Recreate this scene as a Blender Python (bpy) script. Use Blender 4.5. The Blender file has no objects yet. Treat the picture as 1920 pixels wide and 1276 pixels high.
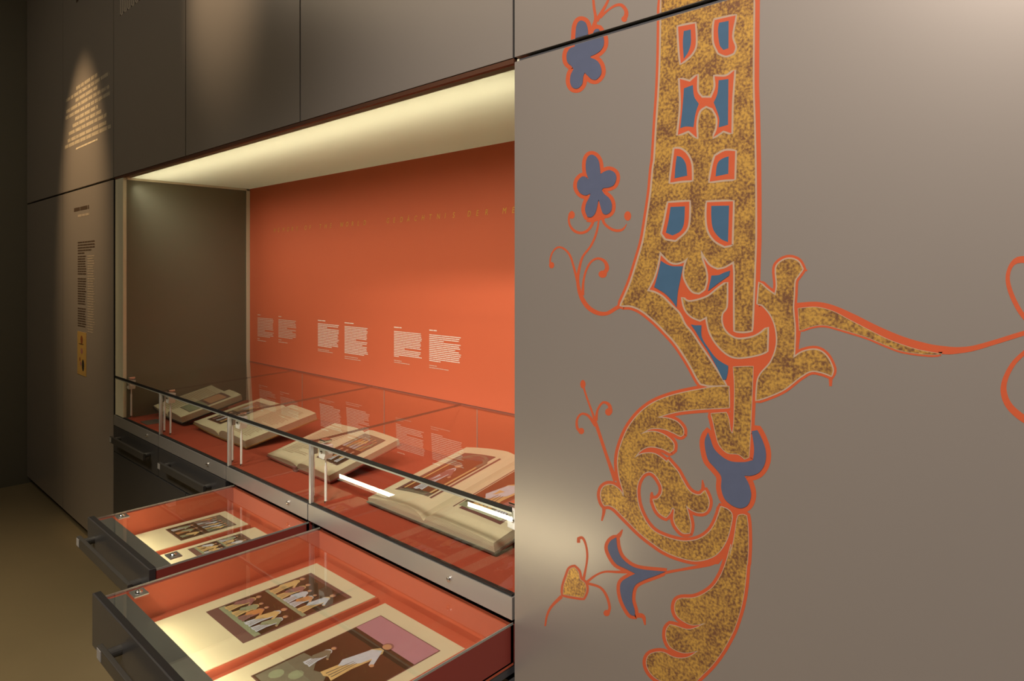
import bpy, bmesh, math, random
from mathutils import Vector, Matrix
from mathutils.geometry import tessellate_polygon

scene = bpy.context.scene
COL = scene.collection

# ------------------------------------------------------------------ camera
F_PX, CX, HY = 1231.0, 960.0, 508.0          # focal length and horizon, in pixels of the 1920x1276 frame
A = math.atan2(CX + 373.0, F_PX)             # angle between the view and the cabinet wall
EYE = Vector((0.0, -1.15, 1.59))
cam_d = bpy.data.cameras.new('camera')
cam = bpy.data.objects.new('camera', cam_d)
COL.objects.link(cam)
cam.location = EYE
cam.rotation_euler = (math.pi / 2, 0, math.pi / 2 - A)
cam_d.sensor_fit = 'HORIZONTAL'
cam_d.sensor_width = 36.0
cam_d.lens = 36.0 * F_PX / 1920.0
cam_d.shift_y = (HY - 638.0) / 1920.0
cam_d.clip_start = 0.02
scene.camera = cam

# ------------------------------------------------------------------ world, exposure
w = bpy.data.worlds.new('world')
scene.world = w
w.use_nodes = True
w.node_tree.nodes['Background'].inputs[0].default_value = (0.05, 0.045, 0.04, 1)
w.node_tree.nodes['Background'].inputs[1].default_value = 0.2
vs = scene.view_settings
vs.view_transform = 'Standard'
vs.look = 'None'
vs.exposure = 0.0
vs.gamma = 1.0
vs.use_curve_mapping = False
try:
    scene.cycles.use_denoising = True
    scene.cycles.max_bounces = 10
    scene.cycles.transparent_max_bounces = 16
    scene.cycles.sample_clamp_indirect = 6.0
except Exception:
    pass


def area_light(name, loc, target, size, power, color, size_y=None, spread=180):
    d = bpy.data.lights.new(name, 'AREA')
    d.energy = power
    d.color = color
    d.size = size
    if size_y:
        d.shape = 'RECTANGLE'
        d.size_y = size_y
    d.spread = math.radians(spread)
    o = bpy.data.objects.new(name, d)
    COL.objects.link(o)
    o.location = loc
    o.rotation_euler = (Vector(target) - Vector(loc)).to_track_quat('-Z', 'Y').to_euler()
    return o


def spot_light(name, loc, target, power, color, angle, blend=0.6, radius=0.03):
    d = bpy.data.lights.new(name, 'SPOT')
    d.energy = power
    d.color = color
    d.spot_size = math.radians(angle)
    d.spot_blend = blend
    d.shadow_soft_size = radius
    o = bpy.data.objects.new(name, d)
    COL.objects.link(o)
    o.location = loc
    o.rotation_euler = (Vector(target) - Vector(loc)).to_track_quat('-Z', 'Y').to_euler()
    return o


# ceiling lamps of the gallery, with fill lights added among them
spot_light('unseen_spot', (0.05, -2.6, 4.1), (-0.55, 0.0, 1.20), 900, (1.0, 0.88, 0.78), 60, 1.0, 0.22)
spot_light('unseen_spot', (-2.3, -2.5, 3.9), (-2.5, 0.0, 0.72), 260, (1.0, 0.90, 0.78), 34, 1.0, 0.28)  # added spot, brightens the showcase front, clamps and books
area_light('ambient_fill', (-3.6, -2.0, 4.15), (-3.6, -2.0, 0), 3.6, 27, (1.0, 0.84, 0.62), 1.4)  # added ambient fill that lifts the dim far-end walls
area_light('floor_fill', (-3.2, -2.1, 3.4), (-3.2, -1.9, 0), 0.5, 24, (1.0, 0.84, 0.58), spread=80)  # added fill that brightens the aisle floor
spot_light('wall_washer', (-4.60, -1.0, 4.0), (-4.58, 0.0, 2.05), 400, (1.0, 0.66, 0.34), 32, 1.0)
spot_light('wall_washer', (-2.75, -0.75, 3.4), (-2.68, 0.0, 2.80), 60, (1.0, 0.72, 0.44), 46, 1.0)
# unseen fill behind the niche head, added to brighten orange wall and books
area_light('niche_fill', (-2.46, 0.035, 2.070), (-2.46, 0.69, 1.30), 2.75, 5.4, (1.0, 0.90, 0.74), 0.025, spread=95)


# ------------------------------------------------------------------ materials
def new_mat(name):
    m = bpy.data.materials.new(name)
    m.use_nodes = True
    return m, m.node_tree.nodes, m.node_tree.links, m.node_tree.nodes['Principled BSDF']


def srgb(r, g, b):
    def f(c):
        c /= 255.0
        return c / 12.92 if c <= 0.04045 else ((c + 0.055) / 1.055) ** 2.4
    return (f(r), f(g), f(b), 1.0)


def plain(name, col, rough=0.5, metal=0.0, spec=0.5, var=0.0, scale=20.0, bump=0.0, bscale=200.0, col2=None):
    m, n, l, p = new_mat(name)
    p.inputs['Base Color'].default_value = col
    p.inputs['Roughness'].default_value = rough
    p.inputs['Metallic'].default_value = metal
    p.inputs['Specular IOR Level'].default_value = spec
    tc = n.new('ShaderNodeTexCoord')
    if var > 0 or col2:
        nz = n.new('ShaderNodeTexNoise')
        nz.inputs['Scale'].default_value = scale
        nz.inputs['Detail'].default_value = 6
        l.new(tc.outputs['Object'], nz.inputs['Vector'])
        mx = n.new('ShaderNodeMix')
        mx.data_type = 'RGBA'
        c2 = col2 or tuple(c * (1 - var) for c in col[:3]) + (1,)
        mx.inputs['A'].default_value = col
        mx.inputs['B'].default_value = c2
        l.new(nz.outputs['Fac'], mx.inputs['Factor'])
        l.new(mx.outputs['Result'], p.inputs['Base Color'])
    if bump > 0:
        nb = n.new('ShaderNodeTexNoise')
        nb.inputs['Scale'].default_value = bscale
        nb.inputs['Detail'].default_value = 3
        l.new(tc.outputs['Object'], nb.inputs['Vector'])
        bp = n.new('ShaderNodeBump')
        bp.inputs['Strength'].default_value = bump
        bp.inputs['Distance'].default_value = 0.001
        l.new(nb.outputs['Fac'], bp.inputs['Height'])
        l.new(bp.outputs['Normal'], p.inputs['Normal'])
    return m


def emit(name, col, strength):
    m, n, l, p = new_mat(name)
    p.inputs['Base Color'].default_value = (0.9, 0.9, 0.9, 1)
    p.inputs['Emission Color'].default_value = col
    p.inputs['Emission Strength'].default_value = strength
    return m


def thin_glass(name, tint, gain=1.6):
    m, n, l, p = new_mat(name)
    n.remove(p)
    out = n['Material Output']
    geo = n.new('ShaderNodeNewGeometry')
    ior = n.new('ShaderNodeMath')
    ior.operation = 'MULTIPLY_ADD'
    ior.inputs[1].default_value = -(1.5 - 1 / 1.5)
    ior.inputs[2].default_value = 1.5
    l.new(geo.outputs['Backfacing'], ior.inputs[0])
    fr = n.new('ShaderNodeFresnel')
    l.new(ior.outputs[0], fr.inputs['IOR'])
    g = n.new('ShaderNodeMath')
    g.operation = 'MULTIPLY'
    g.use_clamp = True
    g.inputs[1].default_value = gain
    l.new(fr.outputs[0], g.inputs[0])
    tr = n.new('ShaderNodeBsdfTransparent')
    tr.inputs[0].default_value = tint
    gl = n.new('ShaderNodeBsdfGlossy')
    gl.inputs['Roughness'].default_value = 0.0
    gl.inputs['Color'].default_value = (1, 1, 1, 1)
    mx = n.new('ShaderNodeMixShader')
    l.new(g.outputs[0], mx.inputs[0])
    l.new(tr.outputs[0], mx.inputs[1])
    l.new(gl.outputs[0], mx.inputs[2])
    l.new(mx.outputs[0], out.inputs['Surface'])
    return m


def clear(name, tint):
    m, n, l, p = new_mat(name)
    n.remove(p)
    tr = n.new('ShaderNodeBsdfTransparent')
    tr.inputs[0].default_value = tint
    l.new(tr.outputs[0], n['Material Output'].inputs['Surface'])
    return m


def opal(name):
    m, n, l, p = new_mat(name)
    n.remove(p)
    a = n.new('ShaderNodeBsdfTranslucent')
    a.inputs[0].default_value = (0.80, 0.78, 0.62, 1)
    b = n.new('ShaderNodeBsdfDiffuse')
    b.inputs[0].default_value = (0.75, 0.72, 0.58, 1)
    mx = n.new('ShaderNodeMixShader')
    mx.inputs[0].default_value = 0.3
    l.new(a.outputs[0], mx.inputs[1])
    l.new(b.outputs[0], mx.inputs[2])
    l.new(mx.outputs[0], n['Material Output'].inputs['Surface'])
    return m


def gold_leaf(name):
    m, n, l, p = new_mat(name)
    tc = n.new('ShaderNodeTexCoord')
    n1 = n.new('ShaderNodeTexNoise')
    n1.inputs['Scale'].default_value = 190
    n1.inputs['Detail'].default_value = 4
    n2 = n.new('ShaderNodeTexNoise')
    n2.inputs['Scale'].default_value = 28
    n2.inputs['Detail'].default_value = 4
    for q in (n1, n2):
        l.new(tc.outputs['Object'], q.inputs['Vector'])
    ad = n.new('ShaderNodeMath')
    ad.operation = 'MULTIPLY_ADD'
    ad.inputs[1].default_value = 0.6
    l.new(n2.outputs['Fac'], ad.inputs[0])
    l.new(n1.outputs['Fac'], ad.inputs[2])
    rp = n.new('ShaderNodeValToRGB')
    rp.color_ramp.elements[0].position = 0.66
    rp.color_ramp.elements[0].color = srgb(214, 168, 84)
    rp.color_ramp.elements[1].position = 0.95
    rp.color_ramp.elements[1].color = srgb(130, 92, 68)
    l.new(ad.outputs[0], rp.inputs['Fac'])
    l.new(rp.outputs['Color'], p.inputs['Base Color'])
    p.inputs['Metallic'].default_value = 0.38
    p.inputs['Roughness'].default_value = 0.36
    return m


def page_edges(name, c1, c2, freq):
    m, n, l, p = new_mat(name)
    tc = n.new('ShaderNodeTexCoord')
    wv = n.new('ShaderNodeTexWave')
    wv.wave_type = 'BANDS'
    wv.bands_direction = 'Z'
    wv.inputs['Scale'].default_value = freq
    wv.inputs['Distortion'].default_value = 2.5
    wv.inputs['Detail'].default_value = 2
    l.new(tc.outputs['Object'], wv.inputs['Vector'])
    mx = n.new('ShaderNodeMix')
    mx.data_type = 'RGBA'
    mx.inputs['A'].default_value = c1
    mx.inputs['B'].default_value = c2
    l.new(wv.outputs['Fac'], mx.inputs['Factor'])
    l.new(mx.outputs['Result'], p.inputs['Base Color'])
    p.inputs['Roughness'].default_value = 0.8
    return m


M = {}
M['panel'] = plain('satin_taupe_lacquer', (0.39, 0.350, 0.315, 1), 0.33, 0.48, 0.5, var=0.04, scale=3, bump=0.02, bscale=900)
M['dark_front'] = plain('charcoal_lacquer', (0.066, 0.064, 0.064, 1), 0.34, 0.3, 0.5, var=0.05, scale=4)
M['fascia'] = plain('grey_metal_fascia', (0.52, 0.50, 0.48, 1), 0.36, 0.72, 0.5, var=0.05, scale=6)
M['black'] = plain('black_seal_and_gap_shade', (0.008, 0.008, 0.008, 1), 0.6)
M['carcass'] = plain('dark_carcass', (0.02, 0.019, 0.018, 1), 0.7)
M['profile'] = plain('grey_profile', (0.10, 0.10, 0.11, 1), 0.4, 0.5)
M['orange'] = plain('orange_board', (0.60, 0.128, 0.054, 1), 0.62, 0, 0.35, var=0.06, scale=3)
M['deck'] = plain('red_orange_fabric', (0.36, 0.062, 0.030, 1), 0.78, 0, 0.25, var=0.10, scale=60, bump=0.1, bscale=900)
M['tray'] = plain('orange_tray_lining', (0.46, 0.098, 0.046, 1), 0.7, 0, 0.25, var=0.06, scale=20)
M['tray_side'] = plain('red_tray_side', (0.27, 0.046, 0.034, 1), 0.5, 0, 0.4, var=0.05, scale=10)
M['niche_side'] = plain('olive_grey_side', (0.175, 0.178, 0.125, 1), 0.45, 0.1, 0.5, var=0.05, scale=3)
M['trim'] = plain('pale_aluminium', (0.72, 0.70, 0.54, 1), 0.4, 0.1)
M['brown_lip'] = plain('brown_edge', (0.09, 0.032, 0.014, 1), 0.5)
M['steel'] = plain('polished_steel', (0.78, 0.77, 0.74, 1), 0.16, 1.0)
M['clamp'] = plain('bright_clamp', (0.95, 0.95, 0.94, 1), 0.25, 0.0, 0.9)
M['silver'] = plain('silver_profile', (0.58, 0.58, 0.56, 1), 0.25, 0.5)
M['steel_dull'] = plain('dull_steel', (0.42, 0.43, 0.42, 1), 0.35, 0.9)
M['glass_edge'] = plain('glass_edge', (0.42, 0.43, 0.38, 1), 0.25, 0.3)
M['joint'] = plain('glass_joint', (0.10, 0.085, 0.065, 1), 0.3)
M['glass'] = thin_glass('clear_glass', (0.955, 0.965, 0.945, 1), 1.35)
M['clear'] = clear('clear_inner', (0.98, 0.985, 0.975, 1))
M['opal'] = opal('opal_diffuser')
M['white'] = plain('white_paint', (0.8, 0.8, 0.78, 1), 0.6)
M['tube'] = emit('fluorescent_tube', (1.0, 0.93, 0.70, 1), 4.8)
M['strip'] = emit('warm_lamp_strip', (1.0, 0.88, 0.60, 1), 48.0)
M['handle'] = plain('bronze_grey_handle', (0.085, 0.080, 0.072, 1), 0.38, 0.5)
M['border'] = plain('dark_grey_border', (0.075, 0.080, 0.076, 1), 0.55)
M['tag'] = plain('pale_tag', (0.30, 0.29, 0.28, 1), 0.5)
M['floor'] = plain('olive_brown_floor', (0.20, 0.155, 0.085, 1), 0.55, 0, 0.4, var=0.12, scale=5)
M['wall'] = plain('dark_olive_wall', (0.15, 0.142, 0.110, 1), 0.7, 0, 0.3, var=0.05, scale=3)
M['wall2'] = plain('grey_brown_wall', (0.16, 0.14, 0.115, 1), 0.8, 0, 0.3)
M['ceil'] = plain('dark_ceiling', (0.10, 0.09, 0.08, 1), 0.9)
# paint on the mural
M['p_orange'] = plain('orange_red_paint', srgb(192, 88, 54), 0.45, 0, 0.4, var=0.10, scale=18)
M['p_halo'] = plain('pale_pink_outline', srgb(178, 154, 132), 0.45, 0, 0.4, var=0.12, scale=60)
M['p_blue'] = plain('slate_blue_paint', srgb(66, 98, 126), 0.45, 0, 0.4, var=0.18, scale=40)
M['p_violet'] = plain('dusty_blue_paint', srgb(88, 96, 120), 0.45, 0, 0.4, var=0.18, scale=40)
M['p_gold'] = gold_leaf('mottled_gold_leaf')
# prints
M['t_white'] = plain('white_print', (0.78, 0.66, 0.56, 1), 0.6)
M['t_pale'] = plain('pale_print', (0.62, 0.42, 0.33, 1), 0.6)
M['t_gold'] = plain('gold_print', (0.72, 0.42, 0.06, 1), 0.4, 0.3)
M['t_cream'] = plain('cream_print', (0.60, 0.52, 0.38, 1), 0.5)
M['t_faint'] = plain('faint_print', (0.52, 0.46, 0.38, 1), 0.45)
M['t_dark'] = plain('brown_print', (0.055, 0.035, 0.022, 1), 0.5)
M['t_mid'] = plain('grey_brown_print', (0.33, 0.28, 0.22, 1), 0.5)
# paper and painting colours
PAPER = plain('vellum', (0.60, 0.54, 0.37, 1), 0.75, 0, 0.25, scale=9, col2=(0.53, 0.47, 0.31, 1), bump=0.15, bscale=60)
M['paper'] = PAPER
M['paper_b'] = plain('greenish_vellum', (0.60, 0.56, 0.38, 1), 0.75, 0, 0.25, scale=12, col2=(0.52, 0.48, 0.31, 1), bump=0.15, bscale=60)
M['edges'] = page_edges('page_edges', (0.66, 0.62, 0.44, 1), (0.42, 0.39, 0.26, 1), 90)
M['m_ink'] = plain('faded_ink', (0.44, 0.34, 0.21, 1), 0.8, var=0.3, scale=200)
M['m_brown'] = plain('dark_brown_ground', (0.070, 0.030, 0.010, 1), 0.6, 0, 0.3, var=0.25, scale=40)
M['m_frame'] = plain('plum_frame', (0.15, 0.068, 0.055, 1), 0.6, var=0.2, scale=40)
M['m_rust'] = plain('rust_ground', (0.17, 0.045, 0.012, 1), 0.6, var=0.2, scale=40)
M['m_pink'] = plain('mauve_pink', (0.42, 0.20, 0.24, 1), 0.6, var=0.15, scale=30)
M['m_cream'] = plain('cream_robe', (0.62, 0.42, 0.17, 1), 0.6, var=0.3, scale=60)
M['m_pale'] = plain('pale_blue_white', (0.52, 0.55, 0.62, 1), 0.6, var=0.3, scale=80)
M['m_orange'] = plain('apricot_robe', (0.55, 0.24, 0.08, 1), 0.6, var=0.3, scale=60)
M['m_green'] = plain('sage_green', (0.27, 0.30, 0.18, 1), 0.6, var=0.3, scale=60)
M['m_grey'] = plain('olive_grey', (0.17, 0.15, 0.10, 1), 0.6, var=0.3, scale=60)
M['m_skin'] = plain('brown_skin', (0.45, 0.24, 0.12, 1), 0.6)
M['m_wine'] = plain('wine_robe', (0.28, 0.12, 0.11, 1), 0.6, var=0.3, scale=60)
M['cover_black'] = plain('black_leather', (0.035, 0.033, 0.030, 1), 0.5)
M['cover_tan'] = plain('tan_leather', (0.36, 0.20, 0.06, 1), 0.6, var=0.2)
M['cover_red'] = plain('red_leather', (0.30, 0.08, 0.06, 1), 0.6, var=0.2)
M['cover_green'] = plain('grey_green_leather', (0.10, 0.10, 0.075, 1), 0.6, var=0.2)


# ------------------------------------------------------------------ mesh helpers
class MB:
    def __init__(self):
        self.v, self.f, self.mi, self.mats = [], [], [], []

    def slot(self, m):
        m = M[m] if isinstance(m, str) else m
        if m not in self.mats:
            self.mats.append(m)
        return self.mats.index(m)

    def face(self, pts, m):
        i = len(self.v)
        self.v += [tuple(p) for p in pts]
        self.f.append(tuple(range(i, i + len(pts))))
        self.mi.append(self.slot(m))
        return self

    def box(self, x0, x1, y0, y1, z0, z1, m, T=None):
        i = len(self.v)
        c = [(x, y, z) for x in (x0, x1) for y in (y0, y1) for z in (z0, z1)]
        if T:
            c = [tuple(T(*q)) for q in c]
        self.v += c
        s = self.slot(m)
        for q in ((0, 1, 3, 2), (4, 6, 7, 5), (0, 4, 5, 1), (2, 3, 7, 6), (0, 2, 6, 4), (1, 5, 7, 3)):
            self.f.append(tuple(i + k for k in q))
            self.mi.append(s)
        return self

    def cyl(self, p0, p1, r0, m, r1=None, n=14):
        r1 = r0 if r1 is None else r1
        p0, p1 = Vector(p0), Vector(p1)
        d = (p1 - p0).normalized()
        a = d.orthogonal().normalized()
        b = d.cross(a)
        i = len(self.v)
        s = self.slot(m)
        for p, r in ((p0, r0), (p1, r1)):
            for k in range(n):
                t = 2 * math.pi * k / n
                self.v.append(tuple(p + (a * math.cos(t) + b * math.sin(t)) * r))
        for k in range(n):
            self.f.append((i + k, i + (k + 1) % n, i + n + (k + 1) % n, i + n + k))
            self.mi.append(s)
        self.f.append(tuple(i + k for k in range(n))[::-1])
        self.f.append(tuple(i + n + k for k in range(n)))
        self.mi += [s, s]
        return self

    def dome(self, c, axis, r, m, n=14, rings=4):
        c, axis = Vector(c), Vector(axis).normalized()
        a = axis.orthogonal().normalized()
        b = axis.cross(a)
        i = len(self.v)
        s = self.slot(m)
        for j in range(rings):
            t = (math.pi / 2) * j / rings
            for k in range(n):
                q = 2 * math.pi * k / n
                self.v.append(tuple(c + (a * math.cos(q) + b * math.sin(q)) * r * math.cos(t) + axis * r * 0.7 * math.sin(t)))
        self.v.append(tuple(c + axis * r * 0.7))
        for j in range(rings - 1):
            for k in range(n):
                self.f.append((i + j * n + k, i + j * n + (k + 1) % n, i + (j + 1) * n + (k + 1) % n, i + (j + 1) * n + k))
                self.mi.append(s)
        for k in range(n):
            self.f.append((i + (rings - 1) * n + k, i + (rings - 1) * n + (k + 1) % n, i + rings * n))
            self.mi.append(s)
        return self

    def poly2d(self, pts, fn, m):
        """tessellate a 2-D outline and send every vertex through fn(x, y)"""
        tri = tessellate_polygon([[Vector((p[0], p[1], 0)) for p in pts]])
        i = len(self.v)
        self.v += [tuple(fn(p[0], p[1])) for p in pts]
        s = self.slot(m)
        for t in tri:
            self.f.append(tuple(i + k for k in t))
            self.mi.append(s)
        return self

    def build(self, name, parent=None, bevel=0.0, smooth=False, clip=None):
        me = bpy.data.meshes.new(name)
        c = Vector((0, 0, 0))
        bm = bmesh.new()
        vs_ = [bm.verts.new(p) for p in self.v]
        bm.verts.index_update()
        for q, s in zip(self.f, self.mi):
            try:
                fc = bm.faces.new([vs_[k] for k in q])
                fc.material_index = s
                fc.smooth = smooth
            except ValueError:
                pass
        if clip:
            for co, no in clip:
                bmesh.ops.bisect_plane(bm, geom=bm.verts[:] + bm.edges[:] + bm.faces[:], plane_co=co, plane_no=no, clear_outer=True)
        if bevel > 0:
            bmesh.ops.bevel(bm, geom=bm.edges[:], offset=bevel, segments=2, profile=0.5, affect='EDGES')
        if not bm.verts:
            bm.free()
            return None
        lo = Vector([min(v.co[k] for v in bm.verts) for k in range(3)])
        hi = Vector([max(v.co[k] for v in bm.verts) for k in range(3)])
        c = (lo + hi) / 2
        c.z = lo.z
        bmesh.ops.translate(bm, verts=bm.verts, vec=-c)
        bm.to_mesh(me)
        bm.free()
        for m in self.mats:
            me.materials.append(m)
        o = bpy.data.objects.new(name, me)
        COL.objects.link(o)
        o.location = c
        if parent is not None:
            attach(o, parent, c)
        return o


WORLD = {}


def attach(o, parent, world_loc):
    o.parent = parent
    o.location = Vector(world_loc) - WORLD.get(parent.name, Vector((0, 0, 0)))
    WORLD[o.name] = Vector(world_loc)


def note(o):
    if o.name not in WORLD:
        WORLD[o.name] = Vector(o.location)
    return o


def tag(o, label, cat, group=None):
    o['label'] = label
    o['category'] = cat
    if group:
        o['group'] = group
    return note(o)


def struct(o):
    o['kind'] = 'structure'
    return note(o)


def thing(name, loc, label, cat, group=None):
    o = bpy.data.objects.new(name, None)
    COL.objects.link(o)
    o.location = loc
    o.empty_display_size = 0.05
    return tag(o, label, cat, group)


def box(name, parent, x0, x1, y0, y1, z0, z1, m, bevel=0.0):
    return MB().box(x0, x1, y0, y1, z0, z1, m).build(name, parent, bevel)


def ray(x, y):
    t = (x - CX) / F_PX
    fx, fy = -math.cos(A), math.sin(A)
    return Vector((fx + t * math.sin(A), fy + t * math.cos(A), -(y - HY) / F_PX))


def on_wall(x, y, Y=0.0):
    """where a measured point of the photograph lies on a plane parallel to the cabinet wall"""
    r = ray(x, y)
    return EYE + r * ((Y - EYE.y) / r.y)


# ------------------------------------------------------------------ the room
RX0, RX1, RY0, RY1, RZ = -6.02, 2.6, -3.7, 0.82, 4.2
struct(box('floor', None, RX0 - 0.1, RX1, RY0, RY1, -0.05, 0.0, 'floor'))
struct(box('ceiling', None, RX0 - 0.1, RX1, RY0, RY1, RZ, RZ + 0.05, 'ceil'))
struct(box('wall_left', None, RX0 - 0.1, RX0, RY0, RY1, 0, RZ, 'wall'))
struct(box('wall_right', None, RX1, RX1 + 0.1, RY0, RY1, 0, RZ, 'wall2'))
struct(box('wall_front', None, RX0 - 0.1, RX1, RY0 - 0.1, RY0, 0, RZ, 'wall2'))
struct(box('wall_back', None, RX0 - 0.1, RX1 + 0.1, RY1, RY1 + 0.1, 0, RZ, 'carcass'))

# ------------------------------------------------------------------ cabinet wall
SEAM_T, SEAM_B = 2.098, 2.086                 # upper / lower edge of the horizontal joint
XS = [-6.015, -5.02, -4.003, -3.02, -2.042, -1.057, -0.068, 0.92]
G = 0.0035
PT = 0.019

upper_labels = [
    'upper cabinet panel in the dark corner beside the end wall',
    'upper cabinet panel with a printed cream quotation and warm spotlight',
    'upper cabinet panel above the niche with faint lettering at its top',
    'plain upper cabinet panel with a warm glow above the niche centre',
    'plain grey upper cabinet panel over the niche end beside the mural',
    'upper cabinet panel with the tops of the painted mural flower and letter',
    'plain upper cabinet panel beyond the mural',
]
UPPER = []
for i in range(7):
    x0, x1 = XS[i] + G, XS[i + 1] - G
    t = thing('cabinet_panel', ((x0 + x1) / 2, 0.0, SEAM_T), upper_labels[i], 'panel')
    box('front_board', t, x0, x1, 0.0, PT, SEAM_T, 4.19, 'panel')
    box('carcass', t, x0 - G, x1 + G, PT, 0.04, SEAM_T + 0.006, 4.19, 'carcass')
    box('joint_shade_strip', t, x1 + 0.0002, x1 + G - 0.0001, 0.0025, PT, SEAM_T, 4.19, 'black')  # black strip puts the shade of the open panel gap into colour
    box('joint_shade_strip', t, x0 - G + 0.0001, x0 - 0.0002, 0.0025, PT, SEAM_T, 4.19, 'black')
    UPPER.append(t)

LOWER = []
for i, lab in ((0, 'tall dark lower cabinet panel in the corner beside the end wall'),
               (1, 'tall lower cabinet panel with brown printed columns and narrow picture strip')):
    x0, x1 = XS[i] + G, XS[i + 1] - G
    t = thing('cabinet_panel', ((x0 + x1) / 2, 0.0, 0.0), lab, 'panel')
    box('front_board', t, x0, x1, 0.0, PT, 0.055, SEAM_B, 'panel')
    box('carcass', t, x0 - G, x1 + G, PT, 0.06, 0.056, SEAM_B - 0.004, 'carcass')
    box('plinth', t, x0 - G, x1 + G, 0.05, 0.07, 0.0, 0.055, 'black')
    box('joint_shade_strip', t, x1 + 0.0002, x1 + G - 0.0001, 0.0025, PT, 0.055, SEAM_B, 'black')  # gap shade again, set in as black strips
    box('joint_shade_strip', t, x0 - G + 0.0001, x0 - 0.0002, 0.0025, PT, 0.055, SEAM_B, 'black')
    LOWER.append(t)

mural = thing('mural_panel', (-0.56, 0.0, 0.0), 'large taupe panel painted with a gold, orange and blue illuminated initial', 'panel')
box('front_board', mural, XS[5] + G, XS[6] - G, 0.0, PT, 0.055, SEAM_B, 'panel')
box('carcass', mural, XS[5] + 0.001, XS[6], PT, 0.06, 0.056, SEAM_B - 0.004, 'carcass')
box('top_profile', mural, XS[5] + 0.014, XS[6], 0.006, 0.02, SEAM_B + 0.0005, SEAM_B + 0.0065, 'profile')
box('end_cap', mural, XS[5] + 0.008, XS[5] + 0.0135, 0.004, 0.02, SEAM_B + 0.0005, SEAM_B + 0.0065, 'trim')
box('plinth', mural, XS[5] + G, XS[6] - G, 0.05, 0.07, 0.0, 0.055, 'black')
t = thing('cabinet_panel', (0.43, 0.0, 0.0), 'plain tall lower cabinet panel on the far side of the mural', 'panel')
box('front_board', t, XS[6] + G, XS[7] - G, 0.0, PT, 0.055, SEAM_B, 'panel')
box('carcass', t, XS[6] + 0.001, XS[7], PT, 0.06, 0.056, SEAM_B - 0.004, 'carcass')
box('plinth', t, XS[6], XS[7], 0.05, 0.07, 0.0, 0.055, 'black')

# ------------------------------------------------------------------ the mural paint (traced on the panel plane)
def zs(ox, oy, s, pts):
    return [(ox + p[0] / s, oy + p[1] / s) + tuple(p[2:]) for p in pts]


def Z1(*p): return zs(960, 0, 3.9875, p)
def Z2(*p): return zs(960, 300, 3.9875, p)
def Z3(*p): return zs(960, 600, 3.9875, p)
def Z4(*p): return zs(960, 880, 3.223, p)
def Z5(*p): return zs(1380, 440, 3.19, p)
def B1(*p): return zs(1140, 430, 5.103, p)
def B4(*p): return zs(1280, 560, 7.09, p)
def B5(*p): return zs(1080, 700, 4.558, p)
def B6(*p): return zs(1100, 860, 5.647, p)
def B7(*p): return zs(1180, 1020, 4.985, p)
def A1(*p): return zs(1040, 0, 6.38, p)
def A2(*p): return zs(1020, 270, 7.089, p)


def spline(pts, closed=False, n=4, corner=50):
    """Catmull-Rom through the points, kept sharp where the outline turns hard"""
    out = []
    N = len(pts)
    P = [Vector(p) for p in pts]

    def sharp(i):
        if not closed and (i == 0 or i == N - 1):
            return True
        a = (P[i] - P[i - 1])
        b = (P[(i + 1) % N] - P[i])
        a2, b2 = Vector(a[:2]), Vector(b[:2])
        if a2.length < 1e-6 or b2.length < 1e-6:
            return True
        return a2.angle(b2) > math.radians(corner)
    rng = range(N if closed else N - 1)
    for i in rng:
        p1, p2 = P[i], P[(i + 1) % N]
        m1 = Vector([0] * len(p1)) if False else ((p2 - P[i - 1]) * 0.5 if not sharp(i) else (p2 - p1))
        m2 = ((P[(i + 2) % N] - p1) * 0.5 if not sharp((i + 1) % N) else (p2 - p1))
        L = (p2 - p1).length
        for mm in (m1, m2):
            if mm.length > 1.2 * L and mm.length > 0:
                mm *= 1.2 * L / mm.length
        for k in range(n):
            t = k / n
            h00 = 2 * t ** 3 - 3 * t ** 2 + 1
            h10 = t ** 3 - 2 * t ** 2 + t
            h01 = -2 * t ** 3 + 3 * t ** 2
            h11 = t ** 3 - t ** 2
            out.append(tuple(p1 * h00 + m1 * h10 + p2 * h01 + m2 * h11))
    if not closed:
        out.append(tuple(P[-1]))
    return out


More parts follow.
